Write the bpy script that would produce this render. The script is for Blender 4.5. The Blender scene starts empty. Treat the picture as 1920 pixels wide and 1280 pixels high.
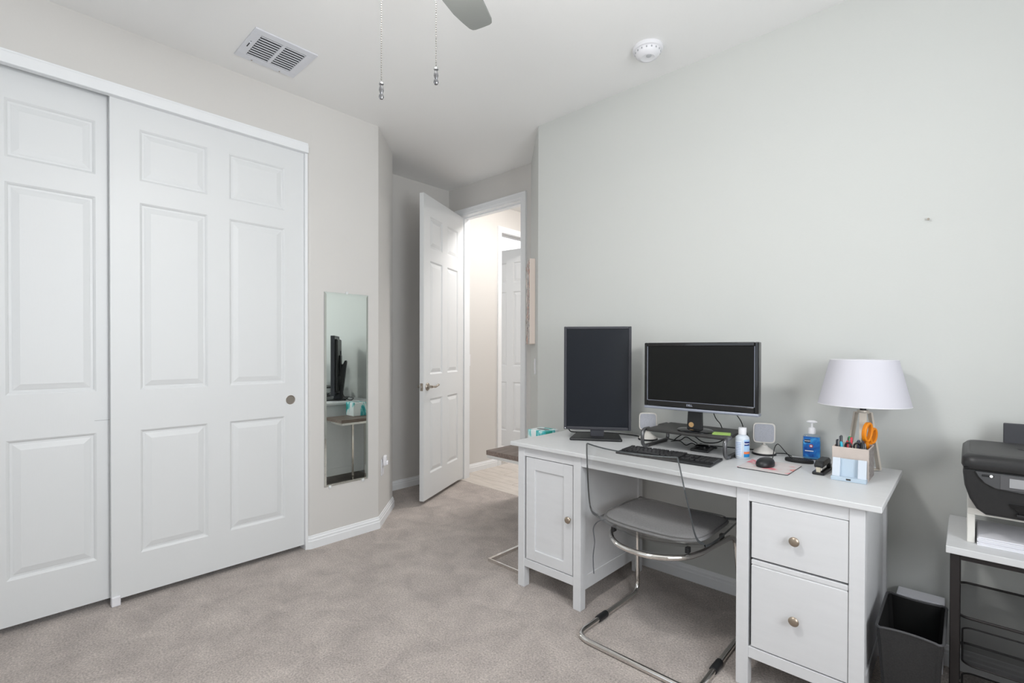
import bpy, bmesh, math, random
from mathutils import Vector, Matrix
from math import radians as R, sin, cos, pi
random.seed(4)
S = bpy.context.scene
COL = S.collection

# ------------------------------------------------------------------ camera, world, lights, exposure
cam = bpy.data.cameras.new('camera'); cam_o = bpy.data.objects.new('camera', cam); COL.objects.link(cam_o)
cam.sensor_width = 36; cam.lens = 914.2/1920*36; cam.shift_y = 22.47/1920
cam.clip_start = 0.02; cam.clip_end = 60
cam_o.matrix_world = Matrix.Translation((0, 0, 1.22)) @ Matrix.Rotation(R(43.047), 4, 'Z') @ Matrix.Rotation(R(90-0.45), 4, 'X') @ Matrix.Rotation(R(0.133), 4, 'Z')
S.camera = cam_o
W = bpy.data.worlds.new('world'); S.world = W; W.use_nodes = True
W.node_tree.nodes['Background'].inputs[0].default_value = (.80, .90, 1, 1)
W.node_tree.nodes['Background'].inputs[1].default_value = 1.0
S.view_settings.view_transform = 'Standard'; S.view_settings.look = 'None'
S.view_settings.exposure = 0.03; S.view_settings.gamma = 1; S.view_settings.use_curve_mapping = False

def area(name, loc, rot, sx, sy, power, col=(1, 1, 1)):
    l = bpy.data.lights.new(name, 'AREA'); l.shape = 'RECTANGLE'; l.size = sx; l.size_y = sy; l.energy = power; l.color = col
    o = bpy.data.objects.new(name, l); COL.objects.link(o); o.location = loc; o.rotation_euler = rot
    return o
# daylight through the side window; added light behind the camera and across the hall
area('daylight_side_window', (1.00, .82, 1.50), (0, R(104), 0), 1.35, 1.05, 40, (.94, .97, 1))
area('fill_behind_camera', (-1.3, -1.21, 1.50), (R(115), 0, 0), 1.7, 1.4, 3.5, (.94, .97, 1))  # assumed window, never seen; added as extra light from behind
area('fill_far_room', (-5.2, 6.42, 1.5), (R(90), 0, R(180)), 1.3, 1.4, 95, (.93, .96, 1))  # added light with no seen source, brightens the room across the hall
FAN_GLOW = 54.0
HALL_POWER = 105.0

# ------------------------------------------------------------------ materials
MATS = {}
def lin(c):
    return tuple((x/12.92 if x <= .04045 else ((x+.055)/1.055)**2.4) for x in [v/255 for v in c])
def mat(name, rgb, rough=.5, metal=0, noise=0, nscale=20, bump=0, bscale=200, spec=.5, alpha=1, trans=0, coat=0, emit=0, stretch=None):
    """rgb in sRGB 0-255. Principled with optional procedural colour variation and bump."""
    if name in MATS: return MATS[name]
    m = bpy.data.materials.new(name); m.use_nodes = True; MATS[name] = m
    nt = m.node_tree; b = nt.nodes['Principled BSDF']
    c = lin(rgb)
    b.inputs['Base Color'].default_value = (*c, 1); b.inputs['Roughness'].default_value = rough
    b.inputs['Metallic'].default_value = metal; b.inputs['Specular IOR Level'].default_value = spec
    b.inputs['Coat Weight'].default_value = coat
    if trans: b.inputs['Transmission Weight'].default_value = trans
    if emit:
        b.inputs['Emission Color'].default_value = (*c, 1); b.inputs['Emission Strength'].default_value = emit
    tc = nt.nodes.new('ShaderNodeTexCoord'); vec = tc.outputs['Object']
    if stretch:
        mp = nt.nodes.new('ShaderNodeMapping'); mp.inputs['Scale'].default_value = stretch
        nt.links.new(vec, mp.inputs['Vector']); vec = mp.outputs['Vector']
    if noise:
        n = nt.nodes.new('ShaderNodeTexNoise'); n.inputs['Scale'].default_value = nscale; n.inputs['Detail'].default_value = 5
        r = nt.nodes.new('ShaderNodeValToRGB')
        r.color_ramp.elements[0].position = .3; r.color_ramp.elements[1].position = .7
        r.color_ramp.elements[0].color = (*[x*(1-noise) for x in c], 1)
        r.color_ramp.elements[1].color = (*[min(1, x*(1+noise)) for x in c], 1)
        nt.links.new(vec, n.inputs['Vector']); nt.links.new(n.outputs['Fac'], r.inputs['Fac']); nt.links.new(r.outputs['Color'], b.inputs['Base Color'])
    if bump:
        n = nt.nodes.new('ShaderNodeTexNoise'); n.inputs['Scale'].default_value = bscale; n.inputs['Detail'].default_value = 3
        u = nt.nodes.new('ShaderNodeBump'); u.inputs['Strength'].default_value = bump; u.inputs['Distance'].default_value = .002
        nt.links.new(vec, n.inputs['Vector']); nt.links.new(n.outputs['Fac'], u.inputs['Height']); nt.links.new(u.outputs['Normal'], b.inputs['Normal'])
    return m

PAINT = mat('wall_paint', (215, 213, 210), .75, bump=.10, bscale=120, spec=.2)
DESKWALL = mat('desk_wall_tone', (210, 212, 209), .7, bump=.12, bscale=120, spec=.2)  # slightly greener and darker than the other walls
CEIL = mat('ceiling_paint', (243, 243, 242), .85, bump=.12, bscale=110, spec=.1)
TRIM = mat('trim_white', (238, 240, 242), .4)
DOORW = mat('door_white', (225, 227, 228), .42, bump=.05, bscale=40, stretch=(6, 6, .6))
FURN = mat('furniture_white', (219, 220, 222), .42, noise=.015, nscale=6, bump=.05, bscale=40, stretch=(1, 8, 8))
TOPW = mat('desk_top_white', (214, 215, 216), .38, noise=.02, nscale=8, stretch=(1, 8, 1))
NICKEL = mat('satin_nickel', (176, 168, 158), .33, 1)
BRONZE = mat('knob_pewter', (168, 155, 140), .38, .85)
CHROME = mat('chrome', (225, 222, 218), .07, 1)
BLACK = mat('black_plastic', (30, 31, 33), .42)
BLACKG = mat('black_gloss', (16, 17, 19), .12, coat=.3)
BEZEL = mat('monitor_bezel', (52, 53, 60), .45)
SCREEN = mat('dark_screen', (20, 25, 33), .3, spec=.35)  # faint blue reflection is put into the base colour
SCREEN2 = mat('dark_screen_matte', (18, 19, 18), .5, spec=.2)
RUBBER = mat('cable_rubber', (26, 26, 28), .55)
SILVER = mat('silver_plastic', (150, 155, 168), .35, .3)
CREAM = mat('speaker_cream', (224, 220, 214), .4)
GRILLE = mat('speaker_grille', (178, 180, 188), .8, noise=.12, nscale=400)
WHITEP = mat('white_plastic', (236, 236, 240), .38)
CHAR = mat('charcoal_metal', (64, 63, 62), .45, .3)
DARKM = mat('cart_dark_metal', (42, 38, 38), .5, .2)
FABRIC = mat('cushion_grey_fabric', (158, 157, 158), .95, noise=.12, nscale=180, bump=.35, bscale=600, spec=.1)
PAPER = mat('paper_white', (238, 238, 244), .8)
SHADE = mat('lamp_shade_fabric', (212, 211, 219), .9, bump=.05, bscale=500, spec=.1)
CHAMP = mat('champagne_metal', (222, 214, 202), .4, .3)
ORANGE = mat('orange_plastic', (244, 146, 28), .4)
BLUEGREY = mat('pale_blue_plastic', (182, 198, 212), .35)
TAUPE = mat('taupe_leatherette', (196, 184, 176), .6, noise=.03, nscale=30)
FANGREY = mat('fan_blade_grey', (136, 139, 136), .5)
LIME = mat('sticky_note_lime', (176, 214, 112), .8)
GOLD = mat('sticker_gold', (196, 160, 112), .4, .3)
VENTW = mat('vent_white', (222, 224, 230), .4)
DARKV = mat('vent_dark', (48, 51, 58), .8)
PRN = mat('printer_black', (34, 34, 35), .38, noise=.1, nscale=300, bump=.1, bscale=900)
PRNTOP = mat('printer_top', (72, 72, 72), .55, bump=.2, bscale=900)
PRNPANEL = mat('printer_panel', (74, 75, 77), .4)
LCD = mat('printer_display', (160, 161, 163), .3)
CLEARP = mat('clear_plastic_clip', (225, 228, 228), .2)

def mix_mat(name, a_col, fac, rough, metal=0):
    """thin see-through sheet: part transparent, part surface (same for every ray)"""
    m = bpy.data.materials.new(name); m.use_nodes = True; MATS[name] = m; nt = m.node_tree
    b = nt.nodes['Principled BSDF']; b.inputs['Base Color'].default_value = (*lin(a_col), 1); b.inputs['Roughness'].default_value = rough; b.inputs['Metallic'].default_value = metal
    t = nt.nodes.new('ShaderNodeBsdfTransparent'); mx = nt.nodes.new('ShaderNodeMixShader'); mx.inputs[0].default_value = fac
    nt.links.new(t.outputs[0], mx.inputs[1]); nt.links.new(b.outputs[0], mx.inputs[2]); nt.links.new(mx.outputs[0], nt.nodes['Material Output'].inputs[0])
    return m
MESH = mix_mat('black_wire_mesh', (40, 40, 42), .40, .6)
def clear_sheet(name, tint, gloss):
    m = bpy.data.materials.new(name); m.use_nodes = True; MATS[name] = m; nt = m.node_tree; nt.nodes.remove(nt.nodes['Principled BSDF'])
    t = nt.nodes.new('ShaderNodeBsdfTransparent'); t.inputs[0].default_value = (*tint, 1)
    g = nt.nodes.new('ShaderNodeBsdfGlossy'); g.inputs['Roughness'].default_value = .04
    lw = nt.nodes.new('ShaderNodeLayerWeight'); lw.inputs[0].default_value = .5
    pw = nt.nodes.new('ShaderNodeMath'); pw.operation = 'POWER'; pw.inputs[1].default_value = 4
    f = nt.nodes.new('ShaderNodeMath'); f.operation = 'MULTIPLY_ADD'; f.inputs[1].default_value = .55; f.inputs[2].default_value = gloss
    nt.links.new(lw.outputs['Facing'], pw.inputs[0]); nt.links.new(pw.outputs[0], f.inputs[0])
    mx = nt.nodes.new('ShaderNodeMixShader')
    nt.links.new(f.outputs[0], mx.inputs[0]); nt.links.new(t.outputs[0], mx.inputs[1]); nt.links.new(g.outputs[0], mx.inputs[2]); nt.links.new(mx.outputs[0], nt.nodes['Material Output'].inputs[0])
    return m
ACRYL = clear_sheet('clear_acrylic', (.94, .945, .945), .055)
ACRYL_EDGE = mat('acrylic_edge', (96, 100, 102), .10, .35)
BOTTLE = clear_sheet('clear_bottle', (.86, .90, .94), .05)
MIRROR = bpy.data.materials.new('mirror_glass'); MIRROR.use_nodes = True
b_ = MIRROR.node_tree.nodes['Principled BSDF']; b_.inputs['Metallic'].default_value = 1; b_.inputs['Roughness'].default_value = .0; b_.inputs['Base Color'].default_value = (.80, .86, .83, 1)

def carpet_mat():
    m = bpy.data.materials.new('carpet_taupe'); m.use_nodes = True; nt = m.node_tree; b = nt.nodes['Principled BSDF']
    b.inputs['Roughness'].default_value = 1; b.inputs['Specular IOR Level'].default_value = 0
    b.inputs['Sheen Weight'].default_value = .15
    tc = nt.nodes.new('ShaderNodeTexCoord')
    big = nt.nodes.new('ShaderNodeTexNoise'); big.inputs['Scale'].default_value = 6.5; big.inputs['Detail'].default_value = 5; big.inputs['Roughness'].default_value = .6; big.inputs['Distortion'].default_value = .6
    fine = nt.nodes.new('ShaderNodeTexNoise'); fine.inputs['Scale'].default_value = 130; fine.inputs['Detail'].default_value = 4; fine.inputs['Roughness'].default_value = .75
    r1 = nt.nodes.new('ShaderNodeValToRGB'); r1.color_ramp.elements[0].position = .34; r1.color_ramp.elements[1].position = .68
    r1.color_ramp.elements[0].color = (*lin((200, 190, 184)), 1); r1.color_ramp.elements[1].color = (*lin((228, 217, 210)), 1)
    r2 = nt.nodes.new('ShaderNodeValToRGB'); r2.color_ramp.elements[0].position = .33; r2.color_ramp.elements[1].position = .66
    r2.color_ramp.elements[0].color = (.30, .29, .28, 1); r2.color_ramp.elements[1].color = (1.0, 1.0, 1.0, 1)
    mx = nt.nodes.new('ShaderNodeMix'); mx.data_type = 'RGBA'; mx.blend_type = 'MULTIPLY'; mx.inputs[0].default_value = .75
    bp = nt.nodes.new('ShaderNodeBump'); bp.inputs['Strength'].default_value = .8; bp.inputs['Distance'].default_value = .008
    L = nt.links.new
    L(tc.outputs['Object'], big.inputs['Vector']); L(tc.outputs['Object'], fine.inputs['Vector'])
    L(big.outputs['Fac'], r1.inputs['Fac']); L(fine.outputs['Fac'], r2.inputs['Fac'])
    L(r1.outputs['Color'], mx.inputs[6]); L(r2.outputs['Color'], mx.inputs[7]); L(mx.outputs[2], b.inputs['Base Color'])
    L(fine.outputs['Fac'], bp.inputs['Height']); L(bp.outputs['Normal'], b.inputs['Normal'])
    return m
CARPET = carpet_mat()
def wood_mat(name, c1, c2, axis=(30, 2, 30), rough=.5):
    m = bpy.data.materials.new(name); m.use_nodes = True; nt = m.node_tree; b = nt.nodes['Principled BSDF']; b.inputs['Roughness'].default_value = rough
    tc = nt.nodes.new('ShaderNodeTexCoord'); mp = nt.nodes.new('ShaderNodeMapping'); mp.inputs['Scale'].default_value = axis
    n = nt.nodes.new('ShaderNodeTexNoise'); n.inputs['Scale'].default_value = 2.5; n.inputs['Detail'].default_value = 6; n.inputs['Distortion'].default_value = .8
    r = nt.nodes.new('ShaderNodeValToRGB'); r.color_ramp.elements[0].position = .35; r.color_ramp.elements[1].position = .65
    r.color_ramp.elements[0].color = (*lin(c1), 1); r.color_ramp.elements[1].color = (*lin(c2), 1)
    L = nt.links.new; L(tc.outputs['Object'], mp.inputs['Vector']); L(mp.outputs['Vector'], n.inputs['Vector']); L(n.outputs['Fac'], r.inputs['Fac']); L(r.outputs['Color'], b.inputs['Base Color'])
    return m
WALNUT = wood_mat('grey_brown_wood', (104, 90, 82), (134, 119, 110))
TILE = wood_mat('plank_tile', (196, 188, 180), (214, 206, 198), (2, 14, 2), .45)
def blotch_mat(name, cols, scale, rough=.6, stretch=(1, 1, 1)):
    m = bpy.data.materials.new(name); m.use_nodes = True; nt = m.node_tree; b = nt.nodes['Principled BSDF']; b.inputs['Roughness'].default_value = rough
    tc = nt.nodes.new('ShaderNodeTexCoord'); mp = nt.nodes.new('ShaderNodeMapping'); mp.inputs['Scale'].default_value = stretch
    n = nt.nodes.new('ShaderNodeTexNoise'); n.inputs['Scale'].default_value = scale; n.inputs['Detail'].default_value = 3; n.inputs['Distortion'].default_value = .7
    r = nt.nodes.new('ShaderNodeValToRGB'); cr = r.color_ramp
    cr.elements[0].position = cols[0][0]; cr.elements[0].color = (*lin(cols[0][1]), 1)
    cr.elements[1].position = cols[1][0]; cr.elements[1].color = (*lin(cols[1][1]), 1)
    for p, c in cols[2:]:
        e = cr.elements.new(p); e.color = (*lin(c), 1)
    L = nt.links.new; L(tc.outputs['Object'], mp.inputs['Vector']); L(mp.outputs['Vector'], n.inputs['Vector']); L(n.outputs['Fac'], r.inputs['Fac']); L(r.outputs['Color'], b.inputs['Base Color'])
    return m
PADPRINT = blotch_mat('mouse_pad_floral', [(.40, (214, 206, 206)), (.55, (206, 200, 198)), (.60, (224, 140, 150)), (.66, (206, 92, 108)), (.72, (226, 186, 160))], 16)
TISSUE = blotch_mat('tissue_box_print', [(.40, (236, 240, 240)), (.53, (228, 240, 240)), (.57, (120, 208, 208)), (.63, (44, 164, 172)), (.72, (60, 170, 130))], 9, .5, (2.4, 2.4, .6))
ARTP = blotch_mat('canvas_art_print', [(.35, (232, 222, 214)), (.45, (120, 122, 130)), (.52, (222, 214, 208)), (.58, (70, 66, 74)), (.64, (214, 150, 120)), (.72, (226, 220, 216))], 11)
BLUELABEL = blotch_mat('blue_label_print', [(.36, (14, 74, 160)), (.50, (22, 112, 196)), (.62, (60, 160, 220)), (.74, (130, 200, 236))], 26)
GEL = mat('blue_gel', (96, 170, 220), .15)
BOTTLEW = mat('bottle_pale', (214, 222, 232), .2)
LABELW = mat('label_white', (226, 234, 246), .5)

# ------------------------------------------------------------------ mesh helpers
class B:
    def __init__(s): s.bm = bmesh.new()
    def box(s, x0, x1, y0, y1, z0, z1, bev=0, seg=2, m=None):
        r = bmesh.ops.create_cube(s.bm, size=1); v = r['verts']
        for q in v: q.co = Vector(((x0+x1)/2+q.co.x*(x1-x0), (y0+y1)/2+q.co.y*(y1-y0), (z0+z1)/2+q.co.z*(z1-z0)))
        if bev:
            e = list({e for q in v for e in q.link_edges})
            r = bmesh.ops.bevel(s.bm, geom=e, offset=bev, segments=seg, affect='EDGES', profile=.5)
            v = list({q for f in r['faces'] for q in f.verts} | {q for q in v if q.is_valid})
        if m is not None: bmesh.ops.transform(s.bm, matrix=m, verts=v)
        return s
    def prism(s, poly, a, b, plane='XY', m=None):
        """extrude a 2-D outline; plane XY along z, XZ along y, YZ along x"""
        f = {'XY': lambda p, t: (p[0], p[1], t), 'XZ': lambda p, t: (p[0], t, p[1]), 'YZ': lambda p, t: (t, p[0], p[1])}[plane]
        va = [s.bm.verts.new(f(p, a)) for p in poly]; vb = [s.bm.verts.new(f(p, b)) for p in poly]
        n = len(poly); s.bm.faces.new(va); s.bm.faces.new(vb[::-1])
        for i in range(n): s.bm.faces.new((va[i], vb[i], vb[(i+1) % n], va[(i+1) % n]))
        if m is not None: bmesh.ops.transform(s.bm, matrix=m, verts=va+vb)
        return s
    def lathe(s, prof, seg=24, c=(0, 0, 0), m=None, cap=True):
        rings = []; allv = []
        for r, z in prof:
            ring = [s.bm.verts.new((c[0]+r*cos(2*pi*i/seg), c[1]+r*sin(2*pi*i/seg), c[2]+z)) for i in range(seg)]
            rings.append(ring); allv += ring
        for a, b in zip(rings, rings[1:]):
            for i in range(seg): s.bm.faces.new((a[i], a[(i+1) % seg], b[(i+1) % seg], b[i]))
        if cap: s.bm.faces.new(rings[0][::-1]); s.bm.faces.new(rings[-1])
        if m is not None: bmesh.ops.transform(s.bm, matrix=m, verts=allv)
        return s
    def loft(s, rings, closed=False, cap=True):
        rs = [[s.bm.verts.new(p) for p in r] for r in rings]; n = len(rs[0])
        k = len(rs) if closed else len(rs)-1
        for j in range(k):
            a, b = rs[j], rs[(j+1) % len(rs)]
            for i in range(n): s.bm.faces.new((a[i], a[(i+1) % n], b[(i+1) % n], b[i]))
        if cap and not closed: s.bm.faces.new(rs[0][::-1]); s.bm.faces.new(rs[-1])
        return s
    def tube(s, pts, r, seg=10, closed=False, flat=None):
        """round (or flat=(w,h) rectangular) bar along a polyline"""
        P = [Vector(p) for p in pts]; n = len(P); rings = []
        T = []
        for i in range(n):
            a = P[i-1] if (i or closed) else P[i]; b = P[(i+1) % n] if (i < n-1 or closed) else P[i]
            T.append((b-a).normalized())
        N = T[0].orthogonal().normalized()
        if flat is not None and len(flat) > 2: N = (Vector(flat[2]) - T[0]*T[0].dot(Vector(flat[2]))).normalized()
        for i in range(n):
            N = (N - T[i]*T[i].dot(N)).normalized(); Bn = T[i].cross(N)
            if flat is None:
                rings.append([P[i]+(N*cos(2*pi*k/seg)+Bn*sin(2*pi*k/seg))*r for k in range(seg)])
            else:
                w, h = flat[0]/2, flat[1]/2
                rings.append([P[i]+N*x+Bn*y for x, y in ((w, h), (-w, h), (-w, -h), (w, -h))])
        return s.loft(rings, closed)
    def sweep(s, path, prof):
        """profile (offset to the right of travel, z) along an open plan path with mitred corners"""
        P = [Vector(p) for p in path]; n = len(P); rings = []
        for i in range(n):
            d0 = (P[i]-P[i-1]).normalized() if i else (P[1]-P[0]).normalized()
            d1 = (P[i+1]-P[i]).normalized() if i < n-1 else d0
            n0 = Vector((d0.y, -d0.x)); n1 = Vector((d1.y, -d1.x)); m = (n0+n1).normalized(); k = 1/max(.3, m.dot(n0))
            rings.append([Vector((P[i].x+m.x*k*o, P[i].y+m.y*k*o, z)) for o, z in prof])
        return s.loft(rings)
    def build(s, name, m=None, parent=None, smooth=False, bevel=0, bseg=2, mats=None, loc=None, rot=None, angle=40):
        bmesh.ops.recalc_face_normals(s.bm, faces=s.bm.faces[:])
        me = bpy.data.meshes.new(name); s.bm.to_mesh(me); s.bm.free()
        o = bpy.data.objects.new(name, me); COL.objects.link(o)
        for q in (mats or [m]): me.materials.append(q)
        if smooth:
            me.shade_smooth() if hasattr(me, 'shade_smooth') else None
            for p in me.polygons: p.use_smooth = True
            try: me.set_sharp_from_angle(angle=R(angle))
            except Exception: pass
        if parent: o.parent = parent
        if loc: o.location = loc
        if rot: o.rotation_euler = rot
        if bevel:
            md = o.modifiers.new('bevel', 'BEVEL'); md.width = bevel; md.segments = bseg; md.limit_method = 'ANGLE'; md.angle_limit = R(40)
        return o

def thing(name, label, cat, loc=(0, 0, 0), rz=0, group=None, kind=None):
    o = bpy.data.objects.new(name, None); COL.objects.link(o); o.location = loc; o.rotation_euler = (0, 0, rz); o.empty_display_size = .05
    return tag(o, label, cat, group, kind)
def tag(o, label, cat, group=None, kind=None):
    o['label'] = label; o['category'] = cat
    if group: o['group'] = group
    if kind: o['kind'] = kind
    return o
def struct(o, label, cat): return tag(o, label, cat, None, 'structure')

def fillet(pts, r, n=6, closed=False):
    P = [Vector(p) for p in pts]; out = []; m = len(P)
    for i in range(m):
        if not closed and i in (0, m-1): out.append(P[i]); continue
        a, b, c = P[i-1], P[i], P[(i+1) % m]
        u = (a-b); v = (c-b); lu, lv = u.length, v.length; u.normalize(); v.normalize()
        rr = r[i] if isinstance(r, (list, tuple)) else r
        ang = u.angle(v); d = min(rr/math.tan(ang/2), lu*.49, lv*.49)
        p0, p1 = b+u*d, b+v*d
        for k in range(n+1):
            t = k/n; out.append(p0*(1-t)**2 + b*2*t*(1-t) + p1*t*t)
    return out
def rrect(x0, x1, y0, y1, r, n=5):
    out = []
    for cx, cy, a in ((x1-r, y1-r, 0), (x0+r, y1-r, 90), (x0+r, y0+r, 180), (x1-r, y0+r, 270)):
        for k in range(n+1): t = R(a+90*k/n); out.append((cx+r*cos(t), cy+r*sin(t)))
    return out
def smooth_path(pts, n=8):
    """Catmull-Rom"""
    P = [Vector(p) for p in pts]; out = []
    for i in range(len(P)-1):
        p0 = P[max(0, i-1)]; p1 = P[i]; p2 = P[i+1]; p3 = P[min(len(P)-1, i+2)]
        for k in range(n):
            t = k/n
            out.append(.5*((2*p1)+(p2-p0)*t+(2*p0-5*p1+4*p2-p3)*t*t+(3*p1-p0-3*p2+p3)*t**3))
    out.append(P[-1]); return out
def text(name, body, size, m, parent, loc, rot, extrude=.0004, font_shear=0, bold=0):
    c = bpy.data.curves.new(name, 'FONT'); c.body = body; c.size = size; c.align_x = 'CENTER'; c.align_y = 'CENTER'; c.extrude = extrude; c.shear = font_shear; c.offset = bold
    o = bpy.data.objects.new(name, c); COL.objects.link(o)
    dg = bpy.context.evaluated_depsgraph_get(); me = bpy.data.meshes.new_from_object(o.evaluated_get(dg))
    bpy.data.objects.remove(o); bpy.data.curves.remove(c)
    t = bpy.data.objects.new(name, me); COL.objects.link(t); me.materials.clear(); me.materials.append(m)
    t.parent = parent; t.location = loc; t.rotation_euler = rot
    return t
RX90 = Matrix.Rotation(R(90), 4, 'X')

# ------------------------------------------------------------------ room shell
CH = 2.73                       # ceiling height
XL, YB = -2.928, 2.533          # closet wall plane, desk wall plane
XW, YF = .92, -1.13             # window wall, wall behind the camera
CY0, CS = 1.8036, .324          # closet wall ends, chamfer leg
XA, YD = -3.627, 2.997          # alcove wall, doorway wall
XC = -2.128                     # desk wall ends, second chamfer begins
BASEP = [(0, 0), (.013, 0), (.013, .046), (.010, .051), (.010, .062), (.006, .068), (.004, .078), (0, .080)]

struct(B().box(-3.75, 1.1, -1.3, 3.0, -.05, 0).build('floor', CARPET), 'taupe cut-pile carpet covering the bedroom floor', 'floor')
struct(B().box(-3.75, 1.1, -1.3, 3.06, CH, CH+.08).build('ceiling', CEIL), 'smooth off-white bedroom ceiling with fan, vent and smoke detector', 'ceiling')
# closet wall: header strip, rear strip, return with chamfer (rounded corners in plan)
w = B()
w.box(XL-.13, XL, -.52, 1.338, 2.44, CH)
w.box(XL-.13, XL, YF-.1, -.52, 0, CH)
ret = [(XL-.13, 1.318), *[(XL-.02+.02*cos(R(a)), 1.338+.02*sin(R(a))) for a in (-90, -70, -45, -20, 0)],
       *[(p[0], p[1]) for p in fillet([(XL, 1.5, 0), (XL, CY0, 0), (XL-CS, CY0+CS, 0), (XL-CS-.2, CY0+CS, 0)], .018, 4)][1:-1],
       (XA-.12, CY0+CS), (XA-.12, 1.318)]
w.prism(ret, 0, CH)
w.box(-3.75, -3.6, YF-.1, 1.4, 0, CH)
struct(w.build('wall_left', PAINT, smooth=True), 'greige wall with the sliding closet, ending in an angled corner', 'wall')
struct(B().box(XA-.12, XA, CY0+CS-.05, YD, 0, CH).build('wall_alcove', PAINT), 'greige alcove wall behind the open bedroom door', 'wall')
DX0, DX1, DZ = -3.465, -2.700, 2.452       # doorway opening
w = B().box(XA, DX0-.018, YD, YD+.12, 0, CH).box(DX1+.018, -2.45, YD, YD+.12, 0, CH).box(DX0-.018, DX1+.018, YD, YD+.12, DZ+.018, CH)
struct(w.build('wall_doorway', PAINT), 'greige wall holding the bedroom doorway', 'wall')
t_ = YD-YB
dw = [*[(p[0], p[1]) for p in fillet([(XC-t_, YD, 0), (XC, YB, 0), (XW+.12, YB, 0)], .012, 4)], (XW+.12, YB+.13), (XC+.05, YB+.13), (XC-t_+.18, YD)]
struct(B().prism(dw, 0, CH).build('wall_right', DESKWALL, smooth=True, angle=60), 'long pale grey wall behind the desk with an angled end', 'wall')
WZ0, WZ1 = .8, 2.2
w = B().box(XW, XW+.12, YF, YB, 0, WZ0).box(XW, XW+.12, YF, YB, WZ1, CH).box(XW, XW+.12, YF, .27, WZ0, WZ1).box(XW, XW+.12, 1.37, YB, WZ0, WZ1)
struct(w.build('wall_window_side', PAINT), 'greige wall with the side window beside the camera', 'wall')
w = B().box(XL-.13, XW+.12, YF-.12, YF, 0, WZ0).box(XL-.13, XW+.12, YF-.12, YF, WZ1, CH).box(XL-.13, -2.15, YF-.12, YF, WZ0, WZ1).box(-.45, XW+.12, YF-.12, YF, WZ0, WZ1)
struct(w.build('wall_front', PAINT), 'greige wall with the assumed rear window behind the camera', 'wall')
def window(name, label, f):
    b = B()
    for a in f: b.box(*a)
    struct(b.build(name, TRIM, bevel=.003), label, 'window')
x0, x1 = XW+.03, XW+.06
window('window_1', 'white framed side window beside the camera', [(x0, x1, .27, .30, WZ0, WZ1), (x0, x1, 1.34, 1.37, WZ0, WZ1), (x0, x1, .27, 1.37, WZ0, WZ0+.03), (x0, x1, .27, 1.37, WZ1-.03, WZ1), (x0, x1, .27, 1.37, 1.485, 1.515)])
y0, y1 = YF-.06, YF-.03
window('window_2', 'white framed rear window, assumed and unseen behind the camera', [(-2.15, -2.11, y0, y1, WZ0, WZ1), (-.49, -.45, y0, y1, WZ0, WZ1), (-2.15, -.45, y0, y1, WZ0, WZ0+.04), (-2.15, -.45, y0, y1, WZ1-.04, WZ1), (-1.32, -1.28, y0, y1, WZ0, WZ1)])

# baseboards (profile is offset to the right of the direction of travel)
rc = [(XL-.06, 1.318), (XL-.022, 1.318), (XL-.008, 1.323), (XL-.001, 1.338)]
struct(B().sweep([*rc, (XL, CY0), (XL-CS, CY0+CS), (XL-CS-.3, CY0+CS)], BASEP).build('baseboard_left', TRIM), 'white stepped baseboard below the wall mirror, turning the angled corner', 'baseboard')
struct(B().sweep([(XA, CY0+CS), (XA, YD), (DX0-.06, YD)], BASEP).build('baseboard_alcove', TRIM), 'white baseboard behind the open door', 'baseboard')
struct(B().sweep([(-2.64, YD), (XC-t_, YD), (XC, YB), (XW, YB)], BASEP).build('baseboard_right', TRIM), 'white stepped baseboard along the wall under the desk', 'baseboard')

# ------------------------------------------------------------------ doors
ROWS = [(.195, .795), (.99, 1.90), (2.005, 2.255)]   # panel rows above the slab bottom
def panel_mesh(w, h):
    """moulded raised panel, local x across, z up, facing -y; opening edge at y=0"""
    bm = bmesh.new(); rings = []
    for ins, d in ((0, 0), (.006, .004), (.011, .0095), (.019, .0095), (.024, .0075), (.045, .0020), (.047, .0020)):
        rings.append([bm.verts.new(p) for p in ((ins, d, ins), (w-ins, d, ins), (w-ins, d, h-ins), (ins, d, h-ins))])
    for a, b in zip(rings, rings[1:]):
        for i in range(4): bm.faces.new((a[i], a[(i+1) % 4], b[(i+1) % 4], b[i]))
    bm.faces.new(rings[-1])
    bmesh.ops.recalc_face_normals(bm, faces=bm.faces[:])
    me = bpy.data.meshes.new('panel'); bm.to_mesh(me); bm.free(); me.materials.append(DOORW); return me
def six_panel(parent, Wd, Hd, t, cols, faces=(0,)):
    """leaf in local x (0..W), y (0..t), z; face 0 = y=0 side, face 1 = y=t side"""
    b = B(); xs = [0, cols[0][0], cols[0][1], cols[1][0], cols[1][1], Wd]; zs = [0]
    for r in ROWS: zs += list(r)
    zs.append(Hd)
    b.box(.002, Wd-.002, .012, t-.012, .002, Hd-.002)
    for i in (0, 2, 4): b.box(xs[i], xs[i+1], 0, t, 0, Hd)
    for i in (1, 3):
        for j in range(0, len(zs), 2): b.box(xs[i], xs[i+1], 0, t, zs[j], zs[j+1])
    leaf = b.build('leaf', DOORW, parent)
    cache = {}
    for f in faces:
        for c in cols:
            for r in ROWS:
                key = (round(c[1]-c[0], 4), round(r[1]-r[0], 4))
                if key not in cache: cache[key] = panel_mesh(*key)
                o = bpy.data.objects.new('panel', cache[key]); COL.objects.link(o); o.parent = parent
                if f == 0: o.location = (c[0], 0, r[0])
                else: o.location = (c[1], t, r[0]); o.rotation_euler = (0, 0, pi)
    return leaf
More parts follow.
